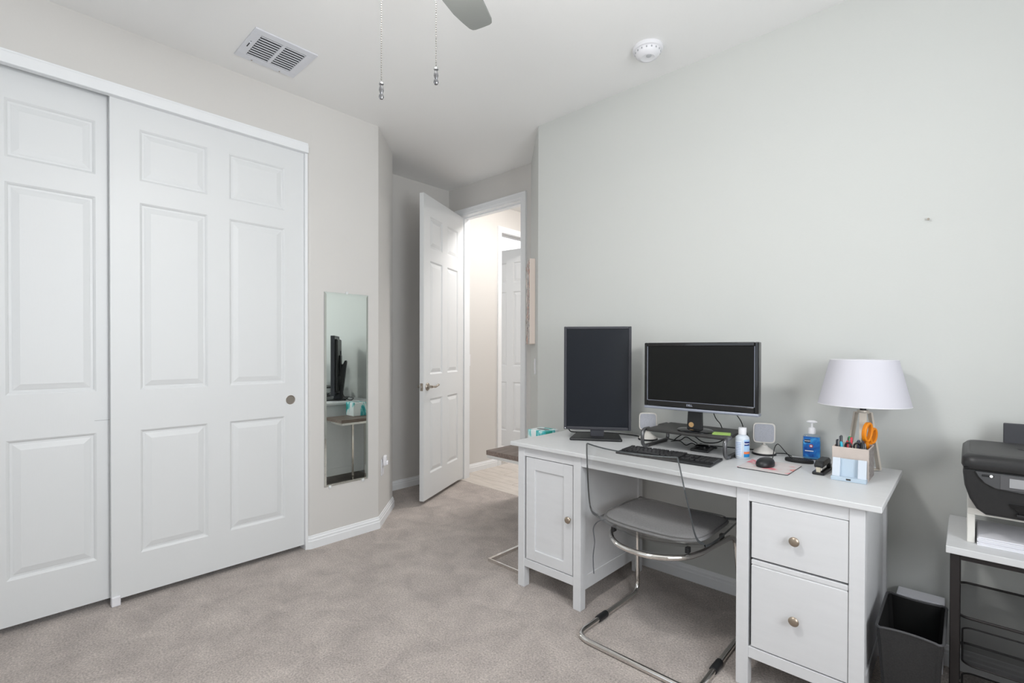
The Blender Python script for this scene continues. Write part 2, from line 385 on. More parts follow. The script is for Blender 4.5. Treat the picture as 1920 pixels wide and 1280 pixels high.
# closet sliding doors: local x runs along world +y reversed so that face 0 looks into the room (+x)
def closet_door(name, label, ystart, xface):
    o = bpy.data.objects.new(name, None); COL.objects.link(o); o.location = (xface, ystart, .03); o.rotation_euler = (0, 0, R(90))
    struct(o, label, 'closet door')
    six_panel(o, .914, 2.40, .034, [(.112, .402), (.506, .802)])
    return o
# rotation +90 about z: local x -> world +y, local y -> world -x
d2 = closet_door('door_2', 'front white six-panel sliding closet door with round finger pull', .387, XL-.016)
d3 = closet_door('door_3', 'rear white six-panel sliding closet door at the left edge, behind the other', -.462, XL-.058)
cup = B().lathe([(.0265, 0), (.0272, .0020), (.0255, .0030), (.0235, .0012), (.0, .0010)], 28, cap=False)
cup.build('finger_pull', NICKEL, d2, smooth=True, loc=(.833, 0, .889), rot=(R(90), 0, 0))
B().box(.795, .914, -.0005, .001, .8515, .8530).build('seam_line', mat('seam_grey', (150, 152, 154), .7), d3)
tr = B().box(XL-.02, XL+.018, -.56, 1.318, 2.402, 2.452, .004).box(XL-.02, XL+.012, -.56, 1.316, 2.452, 2.460)
struct(tr.build('trim_1', TRIM), 'white header trim hiding the closet door track', 'trim')
struct(B().box(XL-.075, XL+.002, 1.302, 1.3185, .0, 2.402, .002).build('trim_2', TRIM), 'white jamb strip at the right side of the closet', 'trim')
g = B().box(XL-.045, XL-.006, .386, .420, 0, .045, .003)
tag(g.build('closet_floor_guide', WHITEP), 'small white plastic floor guide under the closet doors', 'door guide')

# bedroom doorway: jamb, casing, open six-panel door
j = B().box(DX0-.018, DX0, YD-.002, YD+.122, 0, DZ+.018).box(DX1, DX1+.018, YD-.002, YD+.122, 0, DZ+.018).box(DX0, DX1, YD-.002, YD+.122, DZ, DZ+.018)
j.box(DX0, DX0+.011, YD+.045, YD+.08, 0, DZ).box(DX1-.011, DX1, YD+.045, YD+.08, 0, DZ).box(DX0+.011, DX1-.011, YD+.045, YD+.08, DZ-.011, DZ)
struct(j.build('trim_3', TRIM), 'white door jamb of the bedroom doorway', 'trim')
CAS = [(0, 0), (.010, 0), (.012, .012), (.015, .016), (.015, .045), (.017, .050), (.017, .058), (0, .058)]
def casing(name, label, x0, x1, zt, yface, ny, swap=False):
    """three mitred casing boards around an opening (room face at yface, sticking out along ny)"""
    b = B()
    rings = []
    for (px, pz, sx, sz) in ((x0, 0, -1, 0), (x0, zt, -1, 1), (x1, zt, 1, 1), (x1, 0, 1, 0)):
        ring = []
        for d, off in CAS:
            u = px+sx*(off+.004); z = pz+sz*(off+.004); v = yface+ny*d
            ring.append((v, u, z) if swap else (u, v, z))
        rings.append(ring)
    b.loft(rings)
    return struct(b.build(name, TRIM), label, 'trim')
casing('trim_4', 'white moulded casing around the bedroom doorway', DX0, DX1, DZ, YD, -1)
HX, HY, TH, DWID = -3.462, 2.988, 64.6, .768
d1 = bpy.data.objects.new('door_1', None); COL.objects.link(d1); d1.location = (HX, HY, .03); d1.rotation_euler = (0, 0, R(-TH))
struct(d1, 'open white six-panel bedroom door with satin nickel lever', 'door')
six_panel(d1, DWID, 2.412, .035, [(.112, .336), (.432, .656)], (0, 1))
def lever(parent, x, z, t):
    for side, y in ((1, t), (-1, 0)):
        ro = B().lathe([(.032, 0), (.032, .004), (.027, .010), (.012, .012), (.011, .045), (0, .045)], 24, cap=False).build('rosette', NICKEL, parent, smooth=True, loc=(x, y, z), rot=(R(-90*side), 0, 0))
        pts = smooth_path([(x, y+side*.045, z), (x-.02, y+side*.048, z), (x-.055, y+side*.047, z-.003), (x-.085, y+side*.046, z+.004), (x-.11, y+side*.046, z+.010)], 5)
        B().tube(pts, .0085, 10).build('lever', NICKEL, parent, smooth=True)
    B().box(DWID-.0005, DWID+.0015, .005, .030, z-.030, z+.030, .0006, 1).build('latch_plate', NICKEL, parent)
    B().box(DWID+.001, DWID+.011, .012, .022, z-.008, z+.008, .003).build('latch_bolt', CHROME, parent)
lever(d1, DWID-.062, .895, .035)
for hz in (.22, 1.2, 2.18): B().lathe([(.007, 0), (.007, .09)], 10, c=(-.004, -.004, hz)).build('hinge', NICKEL, d1)

# ------------------------------------------------------------------ hall beyond the doorway
XH = -3.605
fl = B().box(-3.75, -1.2, 3.0, 6.2, -.05, -.004).build('floor_hall', mat('tile_grout', (178, 172, 166), .8))
struct(fl, 'pale wood-look plank tile floor in the hall', 'floor')
pm = B().box(0, .905, 0, .197, -.006, .0015, .002, 1).build('plank', TILE, fl, loc=(-3.6, 3.003, 0))
k = 0
for row in range(9):
    for c_ in range(3):
        if row == 0 and c_ == 0: continue
        o = bpy.data.objects.new('plank', pm.data); COL.objects.link(o); o.parent = fl
        o.location = (-3.6+c_*.909-(row % 3)*.30+(.0 if row % 3 == 0 else 0), 3.003+row*.2005, 0)
YO0, YO1, ZO = 3.692, 4.455, 2.452
w = B().box(XH-.12, XH, YD+.12, YO0-.018, 0, CH).box(XH-.12, XH, YO1+.018, 6.2, 0, CH).box(XH-.12, XH, YO0-.018, YO1+.018, ZO+.018, CH)
struct(w.build('wall_hall_left', PAINT), 'greige hall wall seen through the doorway', 'wall')
struct(B().box(-3.75, -1.2, 6.2, 6.3, 0, CH).build('wall_hall_end', PAINT), 'greige wall at the far end of the hall', 'wall')
struct(B().box(-1.3, -1.2, YB+.13, 6.2, 0, CH).build('wall_hall_right', PAINT), 'greige hall wall on the right, out of sight', 'wall')
struct(B().box(-3.75, -1.2, 3.06, 6.3, CH, CH+.08).build('ceiling_hall', CEIL), 'off-white hall ceiling', 'ceiling')
struct(B().sweep([(XH, YD+.12), (XH, YO0-.062)], BASEP).build('baseboard_hall', TRIM), 'white baseboard along the hall wall', 'baseboard')
struct(B().box(XH-.122, XH+.002, YO0-.018, YO0, 0, ZO+.018).box(XH-.122, XH+.002, YO1, YO1+.018, 0, ZO+.018).box(XH-.122, XH+.002, YO0, YO1, ZO, ZO+.018).box(XH-.08, XH-.045, YO0, YO1, ZO-.011, ZO).build('trim_5', TRIM), 'white jamb of the second doorway in the hall', 'trim')
casing('trim_6', 'white casing around the second doorway in the hall', YO0, YO1, ZO, XH, 1, True)
d4 = bpy.data.objects.new('door_4', None); COL.objects.link(d4); d4.location = (XH-.125, YO1-.02, .03); d4.rotation_euler = (0, 0, R(180+8))
struct(d4, 'white six-panel door standing open in the second doorway down the hall', 'door')
six_panel(d4, .755, 2.412, .035, [(.108, .330), (.426, .646)], (0, 1))
w = B().box(-6.2, -3.75, 3.0, 6.2, -.05, 0)
struct(w.build('floor_far_room', CARPET), 'taupe carpet of the room across the hall', 'floor')
struct(B().box(-6.2, XH-.12, 2.9, 6.3, CH, CH+.08).build('ceiling_far_room', CEIL), 'ceiling of the room across the hall', 'ceiling')
struct(B().box(-6.3, -6.2, 2.9, 6.3, 0, CH).box(-6.2, -3.75, 6.2, 6.3, 0, .8).box(-6.2, -3.75, 6.2, 6.3, 2.2, CH).box(-6.2, -5.85, 6.2, 6.3, .8, 2.2).box(-4.55, -3.75, 6.2, 6.3, .8, 2.2).box(-6.2, -3.75, 2.9, 3.0, 0, CH).build('wall_far_room', PAINT), 'shaded grey wall of the room across the hall', 'wall')  # unseen opening in the end wall, cut for the added light
# flush ceiling light in the hall, and an added one deeper in
gl = mat('hall_lamp_glass', (255, 250, 246), .4, emit=HALL_POWER)
def hall_light(label, loc):
    hl = thing('hall_ceiling_light', label, 'ceiling light', loc, 0, 'flush hall ceiling lights')
    B().lathe([(.15, 0), (.155, -.012), (.145, -.02), (0, -.02)], 32, cap=False).build('canopy', NICKEL, hl, smooth=True)
    B().lathe([(.135, -.02), (.133, -.035), (.105, -.055), (.05, -.066), (0, -.069)], 32, cap=False).build('glass_bowl', gl, hl, smooth=True)
hall_light('flush white ceiling light in the hall just past the doorway', (-2.72, 3.42, CH))
hall_light('added unseen ceiling light brightening the far end of the hall', (-2.5, 5.0, CH))  # added out of sight to raise the light level in the hall

# ------------------------------------------------------------------ wall plates, mirror, picture
def on_plane(name, label, cat, p, rz, group=None):
    """thing whose local -y points out of the wall, local x along it"""
    return thing(name, label, cat, p, rz, group)
def switch_plate(name, label, p, rz, n=1):
    s = on_plane(name, label, 'light switch', p, rz)
    wd = .07 if n == 1 else .116
    B().box(-wd/2, wd/2, -.006, 0, -.0575, .0575, .003).build('plate', WHITEP, s)
    for i in range(n):
        cx = (i-(n-1)/2)*.046
        B().box(cx-.0165, cx+.0165, -.009, -.005, -.033, .033, .0015, 1).build('rocker', WHITEP, s)
    return s
hs = switch_plate('light_switch', 'white light switch on the hall wall just inside the doorway', (XH, 3.215, 1.115), R(90))
a45 = R(-45)
tt = .13
switch_plate('light_switch', 'white light switch below the canvas on the angled wall', (XC-tt, YB+tt, 1.10), a45)
# outlet with plug-in night light on the left chamfer: wall normal (+.707,+.707)?? face looks to (+x, +y side)
tt = .075
ou = on_plane('wall_outlet', 'white wall outlet on the angled corner beside the mirror', 'outlet', (XL-tt, CY0+tt, .395), R(135))
B().box(-.035, .035, -.006, 0, -.0575, .0575, .003).build('plate', WHITEP, ou)
for z in (-.019, .019): B().box(-.017, .017, -.0075, -.005, z-.014, z+.014, .002, 1).build('socket', WHITEP, ou)
nl = on_plane('plug_in_night_light', 'small white plug-in device in the outlet beside the mirror', 'night light', (XL-tt+.007, CY0+tt+.007, .432), R(135))
B().box(-.022, .022, -.022, 0, -.028, .045, .008, 3).build('body', WHITEP, nl, smooth=True)
B().box(-.015, .015, -.034, -.020, -.022, .008, .006, 3).build('lens', mat('night_light_lens', (245, 245, 250), .15), nl, smooth=True)

mi = thing('wall_mirror', 'tall narrow frameless mirror on the greige wall beside the closet', 'mirror', (XL, 1.5705, .358), R(90))
MW, MH, BV = .302, 1.220, .013
def mirror_mesh():
    b = B(); y1, y2 = -.0068, -.0045
    o = [(-MW/2, 0), (MW/2, 0), (MW/2, MH), (-MW/2, MH)]; i_ = [(-MW/2+BV, BV), (MW/2-BV, BV), (MW/2-BV, MH-BV), (-MW/2+BV, MH-BV)]
    return o, i_, y1, y2
o_, i_, y1_, y2_ = mirror_mesh()
b = B(); vs = [b.bm.verts.new((x, y1_, z)) for x, z in i_]; b.bm.faces.new(vs); b.build('glass', MIRROR, mi)
b = B(); A_ = [b.bm.verts.new((x, y2_, z)) for x, z in o_]; C_ = [b.bm.verts.new((x, y1_, z)) for x, z in i_]
for k in range(4): b.bm.faces.new((A_[k], A_[(k+1) % 4], C_[(k+1) % 4], C_[k]))
b.build('bevelled_edge', MIRROR, mi)
B().box(-MW/2, MW/2, -.0044, -.001, 0, MH).build('backing', mat('mirror_backing', (130, 136, 134), .5), mi)
for cx, cz in ((-.115, -.004), (.115, -.004), (0, MH+.003)):
    B().box(cx-.008, cx+.008, -.010, 0, cz-.009, cz+.009, .003).build('clip', CLEARP, mi)

cv = thing('canvas_picture', 'deep-edged cream canvas picture on the angled wall by the doorway', 'picture', (XC-.15, YB+.15, 1.262), a45)
# local x (-45 deg) points toward the room corner; picture extends toward the door: negative x
B().box(-.385, 0, -.042, 0, 0, .615, .003).build('canvas', mat('canvas_cream', (246, 233, 224), .8, bump=.1, bscale=900), cv)
B().box(-.3835, -.0015, -.0432, -.0418, .0015, .6135).build('painted_face', ARTP, cv)
tag(B().lathe([(.003, 0), (.003, .012), (.0045, .0125), (.0045, .014), (0, .0142)], 10, m=Matrix.Translation((-.116, YB+.001, 1.737)) @ RX90, cap=False).build('wall_nail', NICKEL), 'tiny nail left in the bare wall above the lamp', 'nail')

# ------------------------------------------------------------------ ceiling things
v = thing('ceiling_vent', 'white rectangular louvred air vent in the ceiling', 'vent', (-2.596, 1.006, CH))
fr = B()
for a in ((-.150, -.108, -.150, .150), (.108, .150, -.150, .150), (-.108, .108, -.150, -.108), (-.108, .108, .108, .150), (-.108, .108, -.008, .008)):
    fr.box(a[0], a[1], a[2], a[3], -.007, 0)
fr.build('frame', VENTW, v, bevel=.002)
B().box(-.112, .112, -.112, .112, -.0008, -.0003).build('duct_shade_plate', DARKV, v)  # dark plate standing in for the shade inside the duct
sl = None
for half in (0, 1):
    for i in range(10):
        x = -.098+i*.0218
        ya, yb = ((-.106, -.009), (.009, .106))[half]
        if sl is None:
            sl = B().box(-.0052, .0052, -.0485, .0485, -.0008, .0008, m=Matrix.Rotation(R(4), 4, 'Y')).build('slat', VENTW, v); o = sl
        else:
            o = bpy.data.objects.new('slat', sl.data); COL.objects.link(o); o.parent = v
        o.location = (x, (ya+yb)/2, -.005)
B().box(-.03, .03, -.132, -.127, -.0074, -.0068).build('lever_slot', DARKV, v)
B().box(.018, .026, -.135, -.124, -.013, -.006, .002).build('damper_lever', VENTW, v)
for yy in (-.07, .07): B().lathe([(.004, -.0085), (.004, -.006)], 10, c=(-.138, yy, 0)).build('screw', NICKEL, v)

sd = thing('smoke_detector', 'round white smoke detector on the ceiling near the desk wall', 'smoke detector', (-1.178, 2.25, CH))
B().lathe([(.072, 0), (.074, -.006), (.072, -.018), (.066, -.020), (0, -.020)], 40, cap=False).build('base', WHITEP, sd, smooth=True)
B().lathe([(.062, -.020), (.062, -.024), (.060, -.034), (.050, -.046), (.034, -.052), (.030, -.0505), (0, -.0505)], 40, cap=False).build('cover', WHITEP, sd, smooth=True)
for i in range(16):
    a = 2*pi*i/16
    B().box(-.003, .003, -.0008, .0008, -.004, .004, m=Matrix.Translation((.0615*cos(a), .0615*sin(a), -.028)) @ Matrix.Rotation(a+pi/2, 4, 'Z')).build('slot', mat('slot_grey', (170, 172, 176), .6), sd)
B().lathe([(.012, -.0535), (.0125, -.050)], 20, c=(.012, -.012, 0)).build('test_button', mat('button_grey', (190, 192, 196), .4), sd, smooth=True)

# ceiling fan (only one blade tip and the pull chains reach into the photo)
FX, FY = -1.005, .703
fan = thing('ceiling_fan', 'grey-bladed ceiling fan with light bowl and two beaded pull chains', 'ceiling fan', (FX, FY, CH))
B().lathe([(.07, 0), (.068, -.02), (.04, -.055), (.018, -.062), (0, -.062)], 28, cap=False).build('canopy', NICKEL, fan, smooth=True)
B().lathe([(.013, -.06), (.013, -.25)], 14).build('downrod', NICKEL, fan, smooth=True)
B().lathe([(.03, -.22), (.09, -.235), (.115, -.26), (.118, -.33), (.10, -.355), (.06, -.365), (0, -.365)], 36, cap=False).build('motor_housing', NICKEL, fan, smooth=True)
B().lathe([(.06, -.365), (.095, -.38), (.10, -.40), (.0, -.40)], 32, cap=False).build('light_fitter', NICKEL, fan, smooth=True)
B().lathe([(.095, -.402), (.172, -.396), (.176, -.404), (.172, -.425), (.145, -.470), (.09, -.502), (.035, -.516), (0, -.518)], 36, cap=False).build('glass_bowl', mat('fan_lamp_glass', (250, 249, 247), .4, emit=FAN_GLOW), fan, smooth=True)  # wide glowing top rim is added to throw light onto the ceiling
BA = math.atan2(1.235-FY, -1.305-FX)
bl = None
outline = []
outline = [(.18, -.035), (.35, -.040), (.50, -.044), (.570, -.046), (.588, -.042), (.597, -.032), (.610, .0), (.620, .028), (.621, .040), (.612, .050), (.580, .064), (.53, .082), (.46, .095), (.39, .096), (.30, .085), (.18, .050)]
for i in range(5):
    ang = BA+2*pi*i/5
    if bl is None: bl = B().prism(outline, -.003, .003, m=Matrix.Rotation(R(5), 4, 'X')).build('blade', FANGREY, fan); o = bl
    else: o = bpy.data.objects.new('blade', bl.data); COL.objects.link(o); o.parent = fan
    o.location = (0, 0, -.33); o.rotation_euler = (0, 0, ang)
    B().box(.10, .22, -.02, .02, -.336, -.331, .001, 1).build('blade_arm', NICKEL, fan, rot=(0, 0, ang))
cdir = Vector((cos(R(43.047)), sin(R(43.047)), 0))
for sgn, zend in ((-1, 1.832), (1, 1.868)):
    p = cdir*sgn*.067; z0, z1 = -.39, zend-CH+.042
    ch = B(); n = int((z0-z1)/.0058)
    for i in range(n):
        bmesh.ops.create_icosphere(ch.bm, subdivisions=1, radius=.0019, matrix=Matrix.Translation((p.x, p.y, z0-i*.0058)))
    ch.tube([(p.x, p.y, z0), (p.x, p.y, z1)], .0006, 5)
    c = ch.build('pull_chain', mat('bead_chain', (150, 147, 142), .35, .6), fan, smooth=True)
    B().lathe([(0, .042), (.004, .041), (.0058, .037), (.0035, .034), (.0052, .027), (.0058, .022), (.0035, .014), (.0032, .012), (.0056, .0105), (.0056, .009), (.0062, .006), (.004, .001), (0, 0)], 16, c=(p.x, p.y, zend-CH), cap=False).build('pull_fob', mat('fob_metal', (150, 150, 152), .22, .9), c, smooth=True)

# ------------------------------------------------------------------ desk
DL, DR, DF, DB, DT = -1.738, -.186, 1.849, 2.481, .743
dk = thing('desk', 'white wooden desk with panelled cupboard, two drawers and pewter knobs', 'desk', (DL, DF, 0))
DW_, DD = DR-DL, DB-DF
UT = DT-.020
B().box(0, DW_, 0, DD, UT, DT, .0025).build('desk_top', TOPW, dk)
fy = .020                          # front plane of the legs, local
lx = lambda x: x-DL
legs = {'a': lx(-1.700), 'b': lx(-1.350), 'c': lx(-.616), 'd': lx(-.272)}
for q in legs.values():
    for yy in (fy, DD-.062): B().box(q, q+.042, yy, yy+.042, 0, UT, .0015, 1).build('leg', FURN, dk)
bk = DD-.062+.042
def cab(a, b):
    x0, x1 = a+.042, b
    # rails front, side panels with lower rail, back
    B().box(x0, x1, fy+.003, fy+.022, .676, UT).build('top_rail', FURN, dk)
    B().box(x0, x1, fy+.003, fy+.022, .108, .148, .001, 1).build('bottom_rail', FURN, dk)
    for xs in (a+.010, b+.020):
        B().box(xs, xs+.012, fy+.042, DD-.062, .148, UT).build('side_panel', FURN, dk)
        B().box(xs-.004, xs+.016, fy+.042, DD-.062, .085, .150, .001, 1).build('side_rail', FURN, dk)
    B().box(x0, x1, DD-.035, DD-.028, .10, UT).build('back_panel', FURN, dk)
    B().box(x0, x1, fy+.03, DD-.03, .120, .130).build('bottom_panel', FURN, dk)
cab(legs['a'], legs['b']); cab(legs['c'], legs['d'])
def knob(parent, x, z, y):
    B().lathe([(.006, 0), (.006, .012), (.010, .014), (.0155, .017), (.0165, .020), (.014, .024), (.008, .0265), (0, .027)], 24, cap=False).build('knob', BRONZE, parent, smooth=True, loc=(x, y, z), rot=(R(90), 0, 0))
# cupboard door: frame + recessed panel
x0, x1, z0, z1 = lx(-1.6475), lx(-1.3555), .152, .672
f = B()
for a in ((x0, lx(-1.590), z0, z1), (lx(-1.409), x1, z0, z1), (lx(-1.590), lx(-1.409), z0, .205), (lx(-1.590), lx(-1.409), .613, z1)):
    f.box(a[0], a[1], fy+.004, fy+.022, a[2], a[3])
dd = f.build('cupboard_door', FURN, dk, bevel=.0012, bseg=1)
B().box(lx(-1.592), lx(-1.407), fy+.012, fy+.018, .203, .615).build('door_panel', FURN, dd)
knob(dd, lx(-1.372), .417, fy+.004)
# drawers
def drawer(z0, z1, kz, groove=None):
    x0, x1 = lx(-.5645), lx(-.2735)
    b = B().box(x0, x1, fy+.003, fy+.021, z0, z1 if groove is None else groove, .0015, 1)
    if groove: b.box(x0, x1, fy+.003, fy+.021, groove+.004, z1, .0015, 1); b.box(x0+.002, x1-.002, fy+.006, fy+.02, groove-.002, groove+.006)
    d = b.build('drawer', FURN, dk)
    B().box(x0+.01, x1-.01, fy+.021, DD-.08, z0+.01, z1-.03).build('drawer_box', FURN, d)
    knob(d, lx(-.424), kz, fy+.003)
drawer(.4735, .6735, .572); drawer(.1525, .4665, .301, .446)
# middle front apron (shallow drawer front) and rear stretcher
B().box(legs['b']+.042, legs['c'], fy+.004, fy+.022, .677, UT, .001, 1).build('apron', FURN, dk)
B().box(legs['b']+.042, legs['c'], DD-.055, DD-.04, .64, UT).build('rear_stretcher', FURN, dk)
B().box(legs['b']+.06, legs['c']-.02, fy+.022, DD-.06, .70, UT-.001).build('under_tray', FURN, dk)

# ------------------------------------------------------------------ chair: clear shell on a chrome cantilever frame
CX = -.99
chair = thing('cantilever_chair', 'clear acrylic chair on a chrome cantilever frame, tucked under the desk', 'chair', (CX, 1.95, 0))
def back_y(u): return 0
prof = [(2.300, .428), (2.27, .437), (2.20, .440), (2.10, .434), (2.00, .430), (1.91, .432), (1.855, .443), (1.815, .468), (1.790, .510), (1.772, .57), (1.755, .64), (1.738, .71), (1.722, .78), (1.713, .818)]
hw = [.225, .245, .252, .252, .250, .246, .243, .240, .236, .231, .224, .216, .208, .202]
prof = [(a.x, a.y) for a in smooth_path([(p[0], p[1], 0) for p in prof], 3)]
hw = [a.x for a in smooth_path([(h, 0, 0) for h in hw], 3)]
NU = 17
def shell_pt(j, u, off):
    y, z = prof[j]; h = hw[j]
    a = prof[max(0, j-1)]; c = prof[min(len(prof)-1, j+1)]
    t = Vector((c[0]-a[0], c[1]-a[1])).normalized(); n = Vector((-t.y, t.x))     # inner side normal (up / forward)
    if n.y < 0 and t.y < .2: n = -n
    s = min(1, max(0, (z-.43)/.25)) if y < 1.9 else 0
    bulge = .055*(1-u*u)
    seat = .022*u*u if y >= 1.9 else .022*u*u*(1-s)
    yy = y - (bulge-.03)*(1 if y < 1.85 else max(0, (2.05-y)/.2) if y < 2.05 else 0)
    return (h*u + 0, yy - n.x*off - 1.95, z + seat - n.y*off)
b = B(); top = []; bot = []
for j in range(len(prof)):
    top.append([b.bm.verts.new(shell_pt(j, -1+2*i/(NU-1), 0)) for i in range(NU)])
    bot.append([b.bm.verts.new(shell_pt(j, -1+2*i/(NU-1), .011)) for i in range(NU)])
edge_faces = []
for j in range(len(prof)-1):
    for i in range(NU-1):
        b.bm.faces.new((top[j][i], top[j][i+1], top[j+1][i+1], top[j+1][i]))
        b.bm.faces.new((bot[j][i], bot[j+1][i], bot[j+1][i+1], bot[j][i+1]))
    for i in (0, NU-1): edge_faces.append(b.bm.faces.new((top[j][i], top[j+1][i], bot[j+1][i], bot[j][i])))
for j in (0, len(prof)-1):
    for i in range(NU-1): edge_faces.append(b.bm.faces.new((top[j][i], top[j][i+1], bot[j][i+1], bot[j][i])))
for f in edge_faces: f.material_index = 1
b.build('clear_shell', None, chair, smooth=True, mats=[ACRYL, ACRYL_EDGE])
# frame: floor loop (closed at the back), risers at the front, seat loop (closed, curved, at the back)
P = [(-.225, .30, .398), (-.225, .31, .36), (-.212, .255, .012), (-.215, -.245, .012), (.215, -.245, .012), (.212, .255, .012), (.225, .31, .36), (.225, .30, .398)]
loop = fillet([(-.200, .02, .400), (-.235, .300, .405), (-.208, .258, .012), (-.215, -.262, .012), (.300, -.262, .012), (.293, .258, .012), (.245, .300, .405), (.210, .02, .400)], [0, .06, .06, .07, .07, .06, .06, 0], 8)
back = smooth_path([(.210, .02, .400), (.175, -.075, .398), (.09, -.145, .397), (.0, -.160, .397), (-.09, -.135, .397), (-.165, -.065, .398), (-.200, .02, .400)], 6)
B().tube(loop+back[1:-1], .0115, 12, closed=True).build('chrome_frame', CHROME, chair, smooth=True, angle=80)
for sx in (-.2135, .2975):
    B().lathe([(.0145, -.035), (.0150, -.03), (.0150, .03), (.0145, .035)], 14, m=Matrix.Translation((sx, -.06, .012)) @ RX90).build('floor_glide', BLACK, chair, smooth=True)
for sx, yy in ((-.215, .20), (.222, .20), (-.165, -.04), (.175, -.04)):
    B().box(sx-.008, sx+.008, yy-.013, yy+.013, .406, .430, .003).build('seat_mount', BLACK, chair)
# seat cushion
cu = thing('seat_cushion', 'thin grey fabric seat cushion lying on the clear chair', 'cushion', (CX+.005, 2.064, .436))
b = B(); N = 26; rt = []; rb = []
def cpt(i, k, up):
    a, c = -1+2*i/N, -1+2*k/N
    # squircle footprint
    sq = 1/max(1e-6, (abs(a)**5+abs(c)**5)**(1/5))*max(abs(a), abs(c)) if (a or c) else 1
    x = a*sq*(.235 if c < 0 else .235); y = c*sq*.205
    r = max(abs(a), abs(c)); e = max(0, 1-r**6)**.5
    th = .019*e
    base = .020+.012*(x/.235)**2
    return (x, y, base+(th if up else -th*.75))
vt = [[b.bm.verts.new(cpt(i, k, True)) for k in range(N+1)] for i in range(N+1)]
vb = [[vt[i][k] if i in (0, N) or k in (0, N) else b.bm.verts.new(cpt(i, k, False)) for k in range(N+1)] for i in range(N+1)]
for i in range(N):
    for k in range(N):
        b.bm.faces.new((vt[i][k], vt[i+1][k], vt[i+1][k+1], vt[i][k+1]))
        b.bm.faces.new((vb[i][k], vb[i][k+1], vb[i+1][k+1], vb[i+1][k]))
b.build('pad', FABRIC, cu, smooth=True, angle=180)
ed = []
for q in range(64):
    a = 2*pi*q/64; ca, sa = cos(a), sin(a); s_ = 1/(abs(ca)**5+abs(sa)**5)**.2
    x, y = ca*s_*.229, sa*s_*.199
    ed.append((x, y, .020+.012*(x/.235)**2+.0115))
B().tube(ed, .0022, 6, closed=True).build('piping', mat('cushion_piping', (120, 119, 120), .9), cu, smooth=True)
B().tube(smooth_path([(-.205, -.165, .018), (-.235, -.185, .005), (-.255, -.19, -.03), (-.250, -.188, -.09), (-.256, -.19, -.16), (-.252, -.19, -.235)], 6), .0022, 6).build('tie', mat('cushion_tie', (90, 92, 98), .9), cu, smooth=True)

# ------------------------------------------------------------------ C-shaped side table and tissue box
ct = thing('side_table', 'small C-shaped side table with grey-brown top and chrome frame', 'side table', (-1.90, 2.2, 0))
B().box(-.160, .118, -.215, .255, .603, .630, .001, 1).build('table_top', WALNUT, ct)
q = .018
B().tube([(-.15, -.205, .594), (.108, -.205, .594), (.108, .245, .594), (-.15, .245, .594)], 0, closed=True, flat=(q, q, (0, 0, 1))).build('top_frame', CHROME, ct)
B().tube([(-.105, -.24, .009), (.135, -.24, .009), (.135, .17, .009), (-.105, .17, .009)], 0, closed=True, flat=(q, q, (0, 0, 1))).build('base_frame', CHROME, ct)
for yy in (.045, .17): B().box(.127, .143, yy-.008, yy+.008, .009, .603).build('upright', CHROME, ct)
B().tube([(.135, .045, .594), (.10, .045, .594)], 0, flat=(q, q, (0, 0, 1))).build('bracket', CHROME, ct)
tb = thing('tissue_box', 'white and teal tissue box on the side table behind the desk', 'tissue box', (-1.838, 2.240, .630))
B().box(-.067, .067, -.062, .062, 0, .118, .002, 1).build('carton', TISSUE, tb)
B().prism([(.045*cos(t), .022*sin(t)) for t in [2*pi*i/24 for i in range(24)]], .1181, .1186).build('slot', mat('tissue_slot', (120, 130, 132), .6), tb)

# ------------------------------------------------------------------ monitors
ma = math.atan2(2.334-2.137, -1.312+1.604)
pm_ = thing('portrait_monitor', 'black monitor turned upright in portrait on a flat stand', 'monitor', (-1.458, 2.235, DT), ma)
HWm, Z0, Z1 = .178, .047, .602
def frame(parent, w, z0, z1, bz, depth, m, name='bezel', bev=.003):
    b = B(); wl, wr, wt, wb = bz
    b.box(-w, -w+wl, -depth/2, depth/2, z0, z1).box(w-wr, w, -depth/2, depth/2, z0, z1).box(-w+wl, w-wr, -depth/2, depth/2, z1-wt, z1).box(-w+wl, w-wr, -depth/2, depth/2, z0, z0+wb)
    return b.build(name, m, parent, bevel=bev)
frame(pm_, HWm, Z0, Z1, (.014, .014, .014, .016), .036, BEZEL)
B().box(-HWm+.012, HWm-.012, -.014, .014, Z0+.014, Z1-.012).build('screen', SCREEN, pm_)
B().box(-HWm+.02, HWm-.02, .010, .042, Z0+.03, Z1-.03, .014, 3).build('back_shell', BLACK, pm_)
B().box(-.05, .05, .040, .058, .22, .42, .006).build('pivot_plate', BLACK, pm_)
B().box(.062, .092, .041, .046, .12, .46).build('port_strip', DARKV, pm_)
neck = [(.052, .012), (.052, .014), (.066, .012), (.115, .36), (.098, .37)]
B().prism([(.040, .012), (.066, .012), (.108, .36), (.100, .372), (.090, .37), (.056, .30)], -.036, .036, 'YZ').build('neck', BLACK, pm_, bevel=.004)
B().box(-.036, .036, -.012, .062, .010, .06, .004).build('front_collar', BEZEL, pm_)
B().box(-.030, .030, .05, .098, .29, .335, .004).build('tilt_arm', BLACK, pm_)
B().prism([(-.140, -.085), (.120, -.095), (.128, -.088), (.120, .100), (.11, .108), (-.105, .108), (-.115, .10), (-.145, -.078)], 0, .013).build('stand_base', BLACK, pm_, bevel=.004)
B().lathe([(.003, 0), (.003, .001)], 10).build('power_light', WHITEP, pm_, loc=(-HWm+.008, -.0182, Z0+.008), rot=(R(90), 0, 0))

